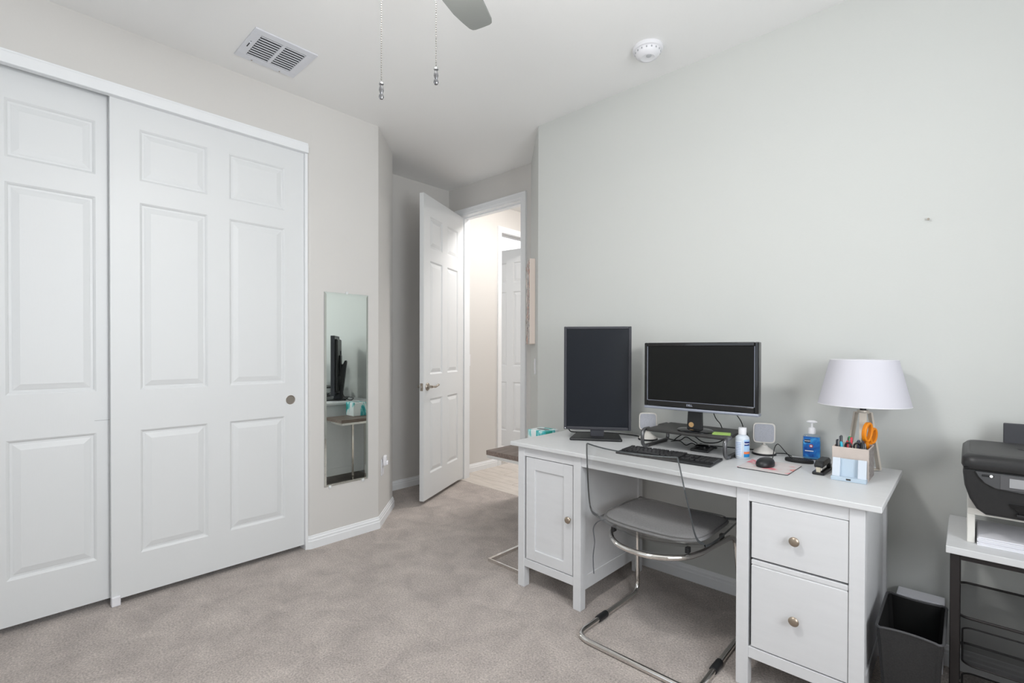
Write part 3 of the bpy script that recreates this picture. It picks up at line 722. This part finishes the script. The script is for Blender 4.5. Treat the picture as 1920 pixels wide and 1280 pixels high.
lm = thing('landscape_monitor', 'glossy black wide monitor with silver lower edge on the riser', 'monitor', (-.898, 2.214, .841), math.atan2(.016, .516))
HWl, Y0 = .258, .097
frame(lm, HWl, Y0+.012, .414, (.016, .016, .018, .028), .040, BLACKG, bev=.004)
B().box(-HWl+.014, HWl-.014, -.0165, .012, Y0+.038, .398).build('screen', SCREEN2, lm)
for a in ((-HWl+.0155, -HWl+.0175, Y0+.040, .396), (HWl-.0175, HWl-.0155, Y0+.040, .396), (-HWl+.0175, HWl-.0175, Y0+.0395, Y0+.041)):
    B().box(a[0], a[1], -.0205, -.016, a[2], a[3]).build('inner_rim', SILVER, lm)
B().box(-HWl-.001, HWl+.001, -.021, .021, Y0, Y0+.013, .004).build('silver_chin', SILVER, lm)
B().box(-HWl+.03, HWl-.03, .012, .052, Y0+.05, .36, .016, 3).build('back_shell', BLACKG, lm)
text('brand_lettering', 'DELL', .0125, SILVER, lm, (-.035, -.0206, Y0+.027), (R(90), 0, 0), bold=.0005)
B().prism([(-.066, .008), (.006, .008), (.002, .15), (-.058, .15)], .028, .046, 'XZ').build('neck', BLACK, lm, bevel=.003)
B().lathe([(.036, 0), (.037, .0008), (0, .0008)], 4).build('neck_foot', BLACK, lm, loc=(-.03, .037, .008))
B().lathe([(1, 0), (1.0, .004), (.93, .009), (.5, .012), (0, .013)], 40, m=Matrix.Translation((-.030, .040, 0)) @ Matrix.Diagonal((.082, .072, 1, 1)), cap=False).build('oval_base', BLACKG, lm, smooth=True)
B().lathe([(.012, 0), (.012, .0008)], 20).build('round_sticker', GOLD, lm, loc=(-.044, .0278, .030), rot=(R(90), 0, 0))

# ------------------------------------------------------------------ riser and what is around it
rs = thing('monitor_riser', 'charcoal monitor riser with bent tube legs on the desk', 'monitor stand', (-.955, 2.315, DT))
B().box(-.185, .190, -.135, .130, .083, .098, .004).build('shelf', CHAR, rs)
for sx, n_ in ((-.198, 0), (.192, 1)):
    lp = fillet([(sx, -.128, .090), (sx, -.150, .050), (sx, -.120, .009), (sx, .125, .009), (sx, .125, .090)], [0, .04, .03, .02, 0], 8)
    lp = fillet([(sx, -.085, .090), (sx, -.150, .090), (sx, -.150, .009), (sx, .125, .009), (sx, .125, .090), (sx, .03, .090)], [0, .045, .035, .02, .02, 0], 8)
    B().tube(lp, .0088, 10).build('tube_leg', mat('riser_tube', (112, 112, 114), .28, .75), rs, smooth=True, angle=80)
    B().box(sx-.010, sx+.010, -.10, .10, 0, .014, .003).build('foot_bar', CHAR, rs)
tag(B().box(-.038, .038, -.038, .038, 0, .0012).build('sticky_note', LIME, loc=(-.812, 2.262, .8412), rot=(0, 0, R(18))), 'lime green sticky note on the charcoal monitor riser', 'sticky note')

def speaker(loc, rz, label, rr=.05):
    s = thing('desk_speaker', label, 'speaker', loc, rz, 'pair of square desk speakers')
    B().lathe([(rr, 0), (rr+.001, .003), (rr, .008), (rr-.003, .009), (0, .009)], 32, cap=False).build('base_ring', BLACK, s, smooth=True)
    B().lathe([(rr-.003, .008), (rr-.005, .014), (rr-.018, .024), (.018, .034), (.013, .042), (0, .044)], 32, cap=False).build('foot', CREAM, s, smooth=True)
    B().tube([(0, .004, .030), (0, .012, .055)], .007, 10).build('stem', CREAM, s, smooth=True)
    def rnd(k, d):
        out = []
        for i in range(48):
            a = 2*pi*i/48; ca, sa = cos(a), sin(a); q_ = 1/(abs(ca)**7+abs(sa)**7)**(1/7)
            out.append((ca*q_*.045*k, d, .098+sa*q_*.045*k))
        return out
    B().loft([rnd(1, -.006), rnd(1.02, 0), rnd(.98, .012), rnd(.75, .026)]).build('cabinet', CREAM, s, smooth=True)
    B().loft([rnd(.88, -.0085), rnd(.90, -.006)]).build('grille', GRILLE, s)
    return s
speaker((-1.240, 2.388, DT), R(30), 'cream square speaker between the two monitors')
speaker((-.680, 2.425, DT), R(20), 'cream square speaker behind the clear label bottle')

# keyboard
kb = thing('keyboard', 'full-size black keyboard in front of the monitor riser', 'keyboard', (-.975, 2.062, DT), R(3.6))
B().prism([(-.212, -.085), (.212, -.085), (.212, .085), (-.212, .085)], 0, .010).build('case', BLACK, kb, bevel=.003)
rows = [('f', .068), (0, .040), (1, .021), (2, .002), (3, -.017), (4, -.036)]
keys = B(); KH = .016
def key(x, y, w): keys.box(x-w/2+.001, x+w/2-.001, y-.0085, y+.0085, .009, KH, .0015, 1)
for r_, y in rows:
    if r_ == 'f':
        for i in range(13): key(-.196+i*.0195+(.006 if i else 0)+(.006 if i > 4 else 0)+(.006 if i > 8 else 0)-.002, y, .0185)
    elif r_ == 4:
        for x, w in ((-.190, .026), (-.163, .024), (-.138, .024), (-.072, .104), (-.006, .024), (.019, .024), (.044, .026)): key(x, y, w)
    else:
        lead = [.019, .028, .033, .043][r_]; key(-.204+lead/2, y, lead)
        x = -.204+lead
        while x+.019 < .062-(.03 if r_ else .02): key(x+.0095, y, .019); x += .019
        key((x+.064)/2, y, .064-x)
    if r_ in (0, 1):
        for i in range(3): key(.083+i*.019, y, .019)
    if r_ == 4:
        for i in range(3): key(.083+i*.019, y, .019)
    if r_ == 3: key(.102, y, .019)
    if r_ != 'f':
        for i in range(4): key(.146+i*.019, y, .019)
ko = keys.build('keys', mat('key_black', (40, 40, 42), .38), kb); ko['kind'] = 'stuff'

# black pocket router / webcam box under the riser
rt_ = thing('black_gadget', 'flat black gadget lying under the monitor riser', 'electronics', (-.925, 2.325, DT), R(12))
B().prism([(-.045, -.06), (.040, -.07), (.048, .05), (.02, .085), (-.035, .07)], 0, .012).build('case', BLACK, rt_, bevel=.005)
B().lathe([(.034, .012), (.034, .019), (.028, .024), (0, .025)], 28, cap=False).build('dome', BLACKG, rt_, smooth=True, loc=(.0, .01, 0))
B().box(.03, .062, .03, .052, .004, .016, .004).build('plug', BLACK, rt_)

# small label bottle
sb_ = thing('sanitizer_bottle', 'small round sanitizer bottle with white cap next to the riser', 'bottle', (-.724, 2.268, DT), R(20))
B().lathe([(.026, 0), (.029, .004), (.029, .084), (.027, .095), (.018, .103), (.0145, .105), (.0145, .108)], 32).build('bottle_body', BOTTLEW, sb_, smooth=True)
B().lathe([(.0165, .106), (.0168, .134), (.0155, .136), (0, .136)], 24, cap=False).build('cap', WHITEP, sb_, smooth=True)
def label_arc(a0, a1, z0, z1, m, name, r=.0294):
    b = B(); n = 10; A = []; C = []
    for i in range(n+1):
        a = R(a0+(a1-a0)*i/n); A.append(b.bm.verts.new((r*cos(a), r*sin(a), z0))); C.append(b.bm.verts.new((r*cos(a), r*sin(a), z1)))
    for i in range(n): b.bm.faces.new((A[i], A[i+1], C[i+1], C[i]))
    return b.build(name, m, sb_, smooth=True)
label_arc(-160, -98, .012, .080, LABELW, 'back_label')
for i in range(8): label_arc(-155, -103, .018+i*.0075, .0205+i*.0075, mat('label_text_blue', (150, 176, 220), .5), 'printed_line', .02955)
label_arc(-80, -18, .010, .086, mat('front_label_blue', (168, 204, 238), .5), 'front_label')
label_arc(-76, -22, .060, .078, mat('label_navy', (22, 44, 124), .5), 'brand_patch', .0296)
label_arc(-80, -18, .024, .034, mat('label_orange', (240, 130, 70), .5), 'orange_band', .0296)
label_arc(-80, -18, .010, .024, mat('label_cyan', (20, 140, 210), .5), 'blue_band', .0296)
a = R(-58); text('brand_lettering', 'Suave', .0105, WHITEP, sb_, (.0300*cos(a), .0300*sin(a), .069), (R(90), 0, a+pi/2), bold=.0003)

# pump bottle
pb = thing('pump_bottle', 'clear hand sanitizer pump bottle with blue label near the lamp', 'bottle', (-.497, 2.462, DT), R(8))
B().loft([[(x, y, z) for x, y in rrect(-w, w, -d, d, .012, 4)] for w, d, z in ((.030, .015, 0), (.034, .018, .004), (.035, .019, .05), (.034, .018, .098), (.028, .016, .106), (.012, .0125, .110), (.011, .012, .118))]).build('bottle_body', BOTTLE, pb, smooth=True)
B().loft([[(x, y, z) for x, y in rrect(-w, w, -d, d, .011, 4)] for w, d, z in ((.029, .0135, .003), (.0325, .0162, .006), (.0335, .0172, .05), (.033, .0165, .08))]).build('gel', GEL, pb, smooth=True)
B().box(-.030, .031, -.0196, -.0190, .012, .100).build('label', BLUELABEL, pb)
B().box(-.026, -.004, -.0202, -.0195, .074, .088).build('name_patch', mat('label_black', (26, 28, 60), .5), pb)
text('label_lettering', 'WASH', .0075, WHITEP, pb, (-.015, -.0204, .081), (R(90), 0, 0), extrude=.0002, bold=.0002)
B().lathe([(.0075, 0), (.0075, .0006)], 20).build('red_roundel', mat('label_red', (190, 60, 70), .5), pb, loc=(-.001, -.0196, .060), rot=(R(90), 0, 0))
B().lathe([(.0045, 0), (.0045, .0009)], 16).build('white_dot', WHITEP, pb, loc=(-.001, -.0196, .060), rot=(R(90), 0, 0))
B().box(-.024, .008, -.0200, -.0195, .036, .040).build('white_print', LABELW, pb)
B().lathe([(.0145, .112), (.0145, .132), (.012, .137), (.005, .140), (.0042, .142), (.0042, .160), (.004, .162)], 24).build('pump_collar', WHITEP, pb, smooth=True)
B().loft([[(x, y, z) for x, y in rrect(-w, w, -d, d, min(d, w)*.9, 4)] for w, d, z in ((.010, .007, .158), (.021, .009, .162), (.020, .009, .166), (.010, .006, .170))]).build('pump_head', WHITEP, pb, smooth=True)

# mouse pad, mouse, cord, oval hub
mp_ = thing('mouse_pad', 'pink and white floral mouse pad with dark edge on the desk', 'mouse pad', (-.588, 2.174, DT), R(-1))
B().prism(rrect(-.093, .093, -.105, .105, .008, 3), 0, .003).build('rubber_base', BLACK, mp_)
B().prism(rrect(-.0925, .0925, -.1045, .1045, .008, 3), .003, .0042).build('printed_top', PADPRINT, mp_)
ms = thing('computer_mouse', 'black corded mouse resting on the floral mouse pad', 'mouse', (-.600, 2.165, DT+.0042), R(-8))
rings = []
for z, k in ((0, .94), (.006, 1.0), (.016, .97), (.024, .86), (.030, .66), (.033, .40)):
    rings.append([(.031*k*cos(t)*(1-.10*sin(t)), .053*k*sin(t)+.003*(1-k), z) for t in [2*pi*i/28 for i in range(28)]])
B().loft(rings).build('body', BLACK, ms, smooth=True)
B().lathe([(.006, -.0035), (.0065, 0), (.006, .0035)], 16, m=Matrix.Translation((0, .028, .026)) @ Matrix.Rotation(R(90), 4, 'Y')).build('scroll_wheel', CHAR, ms, smooth=True)
def cable(pts, r, label, name='cable', group=None, m=RUBBER, n=7):
    o = B().tube(smooth_path(pts, n), r, 7).build(name, m, smooth=True, angle=80); return tag(o, label, 'cable', group)
cable([(-.594, 2.216, DT+.014), (-.592, 2.235, DT+.03), (-.592, 2.26, DT+.066), (-.585, 2.285, DT+.078), (-.568, 2.31, DT+.050), (-.552, 2.335, DT+.022), (-.545, 2.345, DT+.016)], .0018, 'thin black mouse cord arching up from the mouse')
hb = thing('oval_hub', 'black oval textured pad in front of the pump bottle', 'desk accessory', (-.522, 2.358, DT), R(2))
B().loft([[(.055*k*cos(t), .027*k*sin(t), z) for t in [2*pi*i/36 for i in range(36)]] for z, k in ((0, .97), (.004, 1), (.010, 1), (.014, .95))]).build('body', BLACK, hb, smooth=True)
gr = B()
for i in range(-6, 7):
    for jx in range(-2, 3):
        x, y = i*.0072, jx*.0075
        if (x/.048)**2+(y/.022)**2 < 1: gr.box(x-.0022, x+.0022, y-.0022, y+.0022, .013, .0155)
g_ = gr.build('grip_dots', CHAR, hb); g_['kind'] = 'stuff'

# stapler
st = thing('stapler', 'small black stapler beside the pen box', 'stapler', (-.414, 2.235, DT), R(-1))
B().prism(rrect(-.020, .020, -.075, .072, .006, 3), 0, .010).build('base_plate', BLACK, st, bevel=.002)
B().prism([(-.066, .026), (-.066, .040), (-.045, .050), (.05, .050), (.072, .040), (.072, .012), (.055, .012), (.045, .028)], -.015, .015, 'YZ').build('arm', BLACK, st, bevel=.004)
B().box(-.011, .011, -.062, .05, .014, .028, .002).build('magazine', CHROME, st)
B().box(-.007, .007, -.0685, -.058, .010, .028).build('staple_gate', mat('staple_gate_cream', (206, 198, 180), .4, .4), st)
B().box(-.018, .018, .045, .070, .008, .024, .003).build('hinge_block', BLACK, st)

# pen box and its pens
bx = thing('pen_box', 'taupe rectangular pen box holding pens and scissors', 'pen holder', (-.3145, 2.236, DT))
b = B(); h_, w_, d_, t__ = .117, .0565, .067, .004
b.box(-w_, w_, -d_, -d_+t__, 0, h_).box(-w_, w_, d_-t__, d_, 0, h_).box(-w_, -w_+t__, -d_+t__, d_-t__, 0, h_).box(w_-t__, w_, -d_+t__, d_-t__, 0, h_).box(-w_+t__, w_-t__, -d_+t__, d_-t__, 0, .004)
b.build('box', TAUPE, bx, bevel=.001, bseg=1)
B().box(w_-.0002, w_+.0008, -d_+.006, d_-.006, .004, h_-.004).build('textured_side', mat('embossed_side', (150, 143, 140), .6, noise=.35, nscale=90, bump=.6, bscale=120), bx)
B().box(-.002, .002, -d_+t__, d_-t__, .004, h_-.02).build('divider', TAUPE, bx)
def pen(label, x, y, col, tx, ty, L, r=.0045, cap=None, clip=None, blunt=False):
    # foot inside the box, leaning by (tx, ty) over its length
    p0 = Vector((-.3145+x, 2.243+y, DT+.0065)); d = Vector((tx, ty, 1)).normalized(); q = d.to_track_quat('Z', 'Y')
    o = thing('pen', label, 'pen', p0, 0, 'pens in the taupe pen box'); o.rotation_mode = 'QUATERNION'; o.rotation_quaternion = q
    m = mat('pen_%d_%d_%d' % col, col, .3)
    B().lathe([(.001, 0), (r*.8, .012), (r, .02), (r, L*.62)], 12).build('barrel', m, o, smooth=True)
    mc = mat('pen_%d_%d_%d' % (cap or col), cap or col, .3)
    B().lathe([(r*1.12, L*.60), (r*1.15, L*.62), (r*1.1, L-.004), (r*(1.0 if blunt else .6), L), (0, L)], 12, cap=False).build('cap', mc, o, smooth=True)
    B().box(-.0012, .0012, r*1.1, r*1.1+.003, L*.66, L-.005).build('clip', mat('pen_clip', (190, 192, 196), .25, .8) if clip is None else clip, o)
DKB = (28, 30, 42)
pen('black pen at the left end of the pen box', -.043, -.04, DKB, -.02, .05, .132, .005)
pen('black pen with a white top in the pen box', -.034, -.045, (34, 36, 40), .01, .0, .150, .0045, (60, 62, 66))
pen('teal pen leaning in the pen box', -.020, -.050, (40, 170, 196), -.09, -.02, .128, .0042)
pen('green capped marker in the pen box', -.024, .0, (34, 150, 90), .08, .08, .142, .0055)
pen('red pen in the pen box', -.014, -.012, (206, 40, 60), .05, .10, .140, .0045)
pen('short red pen leaning left in the pen box', -.003, -.045, (196, 40, 52), -.08, .03, .132, .004)
pen('navy pen behind the scissors in the pen box', .020, .030, (32, 40, 76), .04, .10, .140, .0055)
pen('dark blue pen near the middle of the pen box', .012, .010, (30, 36, 60), .02, .02, .130, .005)
pen('black pen with pale tip at the right end of the pen box', .042, -.05, (24, 24, 26), -.06, .01, .133, .0065, (26, 26, 28))
# black handled small scissors / clip: two loops
cl = thing('black_clip_scissors', 'small black handled snips standing in the pen box', 'scissors', (-.3145+.004, 2.243-.045, DT+.006))
for sx in (-1, 1):
    pts = [(sx*.013+.010*cos(t), .004*sx, .112+.014*sin(t)) for t in [2*pi*i/20 for i in range(20)]]
    B().tube(pts, .0032, 8, closed=True).build('handle_loop', BLACK, cl, smooth=True)
    B().tube([(sx*.008, .004*sx, .100), (-sx*.003, .004*sx, .055), (-sx*.006, .004*sx, .001)], 0, flat=(.008, .002, (1, 0, 0))).build('blade', CHROME, cl)
sc = thing('scissors', 'orange handled scissors standing in the pen box', 'scissors', (-.3145+.028, 2.243+.035, DT+.006))
sc.rotation_euler = (R(0), R(12), R(62))
for k, (sx, rx, rz) in enumerate(((-1, .017, .034), (1, .015, .027))):
    cx, cz = sx*.020, .150+(.008 if sx < 0 else 0)
    pts = [(cx+rx*cos(t), .0035*sx, cz+rz*sin(t)) for t in [2*pi*i/28 for i in range(28)]]
    B().tube(pts, 0, closed=True, flat=(.016, .009, (0, 1, 0))).build('handle', ORANGE, sc, bevel=.003)
    B().tube([(cx, .0035*sx, cz-rz), (-sx*.002, .0035*sx, .085), (-sx*.005, .0035*sx, .001)], 0, flat=(.012, .0022, (1, 0, 0))).build('blade', CHROME, sc)
    B().tube([(cx, .0035*sx, cz-rz+.004), (sx*.004, .0035*sx, .098)], 0, flat=(.014, .009, (1, 0, 0))).build('shank', ORANGE, sc, bevel=.002)

# pale blue holder in front of the pen box
cd = thing('card_holder', 'pale blue plastic card holder in front of the pen box', 'card holder', (-.3135, 2.135, DT))
lean = Matrix.Rotation(R(-10), 4, 'X')
B().box(-.052, .052, .012, .016, .004, .080, .0015, 1, m=lean).build('back_plate', BLUEGREY, cd)
for x0, x1 in ((-.052, -.028), (.026, .052)): B().box(x0, x1, -.002, .014, .010, .081, .002, m=lean).build('side_cheek', mat('cheek_white', (204, 212, 222), .35), cd)
B().box(-.054, .054, -.012, .022, 0, .014, .002).build('foot_tray', BLUEGREY, cd)
B().box(-.006, .008, -.0126, -.010, .005, .011).build('logo_plate', CHAR, cd)

# table lamp
LXc, LYc = -.302, 2.372
lp_ = thing('table_lamp', 'table lamp with white drum shade on a champagne tripod', 'lamp', (LXc, LYc, DT))
zb, zt, rb_, rt2 = .262, .440, .1535, .1125
b = B(); n = 64
prof = [(rb_, zb), (rt2, zt), (rt2-.002, zt), (rb_-.002, zb)]
rings = [[(r*cos(2*pi*i/n), r*sin(2*pi*i/n), z) for i in range(n)] for r, z in prof]
b.loft(rings, closed=True); shd = b.build('shade', SHADE, lp_, smooth=True)
for r, z in ((rb_-.0008, zb), (rt2-.0008, zt)):
    B().tube([(r*cos(2*pi*i/n), r*sin(2*pi*i/n), z) for i in range(n)], .0016, 6, closed=True).build('shade_ring', WHITEP, shd, smooth=True)
B().tube([(0, 0, .235), (0, 0, .285)], .011, 12).build('socket', BLACK, lp_, smooth=True)
B().lathe([(.012, .285), (.016, .30), (.028, .335), (.026, .36), (.012, .375), (0, .378)], 20, cap=False).build('bulb', WHITEP, lp_, smooth=True)
for k in range(3): B().tube([(0, 0, .40), (rt2*.99*cos(k*2*pi/3), rt2*.99*sin(k*2*pi/3), zt-.006)], .0012, 6).build('spider_arm', NICKEL, lp_)
B().tube([(0, 0, .285), (0, 0, .40)], .003, 8).build('harp', NICKEL, lp_)
B().lathe([(.02, .228), (.02, .240)], 20).build('top_hub', CHAMP, lp_, smooth=True)
for k in range(3):
    a = R(-83+120*k); d = Vector((cos(a), sin(a), 0)); sd_ = Vector((-sin(a), cos(a), 0))
    pts = [d*.008+Vector((0, 0, .231)), d*.026+Vector((0, 0, .231)), d*.061+Vector((0, 0, .005)), d*.026+Vector((0, 0, .005))]
    B().tube(pts, 0, flat=(.024, .007, tuple(sd_))).build('leg', CHAMP, lp_, bevel=.0012)

# cables on the desk
cable([(-1.60, 2.19, .98), (-1.632, 2.205, .955), (-1.648, 2.215, .90), (-1.640, 2.215, .83), (-1.644, 2.225, .79), (-1.655, 2.26, .757), (-1.64, 2.30, .7475), (-1.56, 2.36, .7475), (-1.47, 2.415, .7475), (-1.39, 2.43, .7475), (-1.33, 2.43, .7475), (-1.30, 2.415, .7475)], .0032, 'black cable looping out behind the portrait monitor')
cable([(-1.175, 2.47, .7475), (-1.10, 2.46, .7475), (-1.05, 2.43, .775), (-1.0, 2.40, .765), (-.97, 2.42, .7475), (-.90, 2.44, .7475), (-.80, 2.46, .7475), (-.72, 2.485, .7475)], .0026, 'black cable running along the desk under the riser')
cable([(-1.12, 2.41, .7475), (-1.06, 2.38, .760), (-1.02, 2.36, .748), (-1.0, 2.38, .757), (-.985, 2.40, .7475)], .0026, 'tangled black cable under the left half of the riser')
cable([(-1.11, 2.43, .755), (-1.07, 2.44, .785), (-1.01, 2.43, .785), (-.96, 2.425, .762), (-.89, 2.41, .770), (-.84, 2.40, .80), (-.83, 2.40, .824)], .0026, 'black cable rising to the underside of the riser')
cable([(-.875, 2.30, .96), (-.868, 2.34, .90), (-.862, 2.38, .87), (-.860, 2.40, .846)], .0022, 'thin black cable hanging behind the wide monitor')
cable([(-.800, 2.30, .99), (-.795, 2.38, .93), (-.785, 2.44, .88), (-.780, 2.462, .83), (-.775, 2.468, .7475)], .0022, 'thin black cable dropping from the wide monitor to the desk')
cable([(-.640, 2.455, .7475), (-.60, 2.46, .752), (-.57, 2.44, .7475)], .002, 'short black cord behind the right speaker')
cable([(-1.20, 2.520, .690), (-1.12, 2.521, .62), (-1.06, 2.522, .56), (-1.02, 2.522, .555), (-.90, 2.522, .60)], .0022, 'thin white cord on the wall under the desk', m=WHITEP)

# ------------------------------------------------------------------ printer cart, printer, waste bin
cx0, cx1, cy0, cy1 = -.046, .56, 2.075, 2.48
kt = thing('printer_cart', 'printer cart with white top, dark metal frame and mesh basket', 'cart', (cx0, cy0, 0))
cw, cdp = cx1-cx0, cy1-cy0
B().box(0, cw, 0, cdp, .578, .600, .002).build('top_board', TOPW, kt)
for x in (.010, cw-.034):
    for y in (.012, cdp-.036): B().box(x, x+.024, y, y+.024, .02, .578, .002, 1).build('leg', DARKM, kt)
for x in (.022, cw-.022):
    for y in (.024, cdp-.024): B().lathe([(.012, 0), (.014, .004), (.012, .02)], 12, c=(x, y, 0)).build('foot', BLACK, kt, smooth=True)
for y in (.014, cdp-.034): B().box(.034, cw-.034, y, y+.020, .560, .578).build('top_rail', DARKM, kt)
def basket(zt_, zb_):
    rim = [(p[0], p[1], zt_) for p in rrect(.028, cw-.028, .040, cdp-.045, .03, 6)]
    bas = B().tube(rim, .0042, 8, closed=True).build('basket_rim', DARKM, kt, smooth=True, angle=80)
    low = [(p[0], p[1], zb_) for p in rrect(.040, cw-.040, .055, cdp-.06, .03, 6)]
    b = B(); b.loft([rim, low], cap=False); b.bm.verts.ensure_lookup_table(); n = len(rim); b.bm.faces.new(b.bm.verts[n:2*n])
    b.build('mesh_basket', MESH, bas)
    B().tube(low, .003, 8, closed=True).build('base_wire', DARKM, bas, smooth=True, angle=80)
basket(.372, .215); basket(.150, .05)
pr_ = thing('printer_shelf', 'small white shelf lifting the printer above the paper', 'shelf', (.003, 2.165, .600))
B().box(0, .46, 0, .28, .092, .112, .002).build('shelf_top', mat('shelf_cream', (232, 230, 224), .45), pr_)
for x in (0, .441): B().box(x, x+.019, 0, .28, 0, .092, .002).build('shelf_side', MATS['shelf_cream'], pr_)
pp = thing('paper_stack', 'stack of white paper under the printer shelf', 'paper', (.026, 2.15, .600))
for i in range(6): B().box(.0+random.uniform(0, .004), .28+random.uniform(0, .004), random.uniform(0, .006), .216, .0045*i, .0045*i+.0038).build('sheaf', PAPER, pp)

pt = thing('printer', 'black all-in-one printer on the white shelf at the right edge', 'printer', (-.010, 2.085, .712))
PW, PD = .45, .36
low = [(.055, 0), (.035, .014), (.018, .045), (.006, .085), (.002, .125), (.002, .140)]
outl = low+[(PW-x, z) for x, z in low[::-1]]
B().prism(outl, .012, PD, 'XZ').build('body', PRN, pt, bevel=.008, bseg=3)
# lid (scanner + feeder)
B().loft([[(x, y, z) for x, y in rrect(a, PW-a, c, PD-.004, .03, 5)] for a, c, z in ((.001, .002, .142), (-.002, 0, .150), (.0, .003, .172), (.010, .016, .182), (.016, .03, .185))]).build('lid', PRN, pt, smooth=True, angle=50)
B().loft([[(x, y, z) for x, y in rrect(a, PW-a, c, PD-.02, .03, 5)] for a, c, z in ((.016, .03, .1845), (.022, .04, .187))]).build('lid_top', PRNTOP, pt, smooth=True)
for i_, (r_) in enumerate((.018,)): B().lathe([(.018, 0), (.018, .0006)], 24, c=(.15, .20, .187)).build('round_emblem', PRN, pt)
B().box(.004, PW-.004, .006, PD-.01, .1385, .1430).build('seam_gap', BLACKG, pt)
pan = [(.030, .134), (.038, .118), (.052, .100), (.075, .088), (.14, .082), (.40, .082), (.42, .134)]
cp = B().prism(pan, .004, .02, 'XZ').build('control_panel', PRNPANEL, pt, bevel=.002)
B().box(.085, .36, .0025, .006, .088, .130, .001, 1).build('display_frame', mat('display_frame_grey', (88, 88, 90), .35), cp)
B().box(.105, .22, .0012, .004, .097, .124).build('display', LCD, cp)
B().box(.045, .072, .002, .006, .121, .127, .001, 1).build('button_bar', BLACK, cp)
B().lathe([(.0035, 0), (.0035, .0015)], 12).build('power_light', mat('power_led', (255, 255, 255), .3, emit=1.2), cp, loc=(.066, .0025, .124), rot=(R(90), 0, 0))
B().prism([(.105, .046), (.13, .018), (.33, .018), (.345, .046)], .004, .02, 'XZ').build('output_slot', BLACKG, pt)
B().box(.12, .34, -.004, .03, .012, .020, .002).build('paper_tray', PRN, pt)
B().box(.104, .36, PD-.02, PD-.008, .14, .255, .003, m=Matrix.Rotation(R(0), 4, 'X')).build('rear_paper_support', mat('support_slate', (62, 63, 68), .5), pt)

wb_ = thing('waste_bin', 'black rectangular waste bin between the desk and the cart', 'waste bin', (-.128, 2.11, 0))
def binring(k, z, wx=.083, wy=.158, bow=.016):
    out = []; m_ = 10; c = [(-wx, -wy), (wx, -wy), (wx, wy), (-wx, wy)]
    r = .018
    for p in rrect(-wx*k, wx*k, -wy*k, wy*k, r, 4): out.append(p)
    full = []
    for i in range(len(out)):
        a, b2 = out[i], out[(i+1) % len(out)]
        seg = math.hypot(b2[0]-a[0], b2[1]-a[1]); nn = 8 if seg > .05 else 1
        for q_ in range(nn):
            t = q_/nn; x = a[0]*(1-t)+b2[0]*t; y = a[1]*(1-t)+b2[1]*t
            if abs(y) > wy*k-1e-4: y -= math.copysign(bow*k*max(0, 1-(x/(wx*k))**2), y)
            full.append((x, y, z))
    return full
BIN = mat('bin_black', (44, 44, 45), .6, noise=.25, nscale=260, bump=.3, bscale=400)
BIND = mat('bin_inside_shade', (9, 9, 9), .8)  # inside of the same black bin, its shade put into the colour
b = B(); b.loft([binring(.74, 0), binring(.76, .01), binring(1, .326)], cap=False); b.bm.verts.ensure_lookup_table(); n = len(binring(1, 0)); b.bm.faces.new(b.bm.verts[:n])
b.build('shell', BIN, wb_, smooth=True, angle=50)
b = B(); b.loft([binring(.72, .012), binring(.97, .326)], cap=False); b.bm.verts.ensure_lookup_table(); b.bm.faces.new(b.bm.verts[:n])
b.build('inner_skin', BIND, wb_, smooth=True, angle=50)
B().tube(binring(.99, .328), .0042, 8, closed=True).build('rim', mat('bin_rim', (70, 70, 72), .5), wb_, smooth=True, angle=80)
bxw = thing('white_storage_box', 'narrow white box standing against the wall behind the waste bin', 'box', (-.125, 2.475, 0))
B().box(-.070, .066, -.035, .035, 0, .250, .003).build('carton', PAPER, bxw)
B().box(-.073, .069, -.038, .038, .235, .266, .002).build('lid', PAPER, bxw)
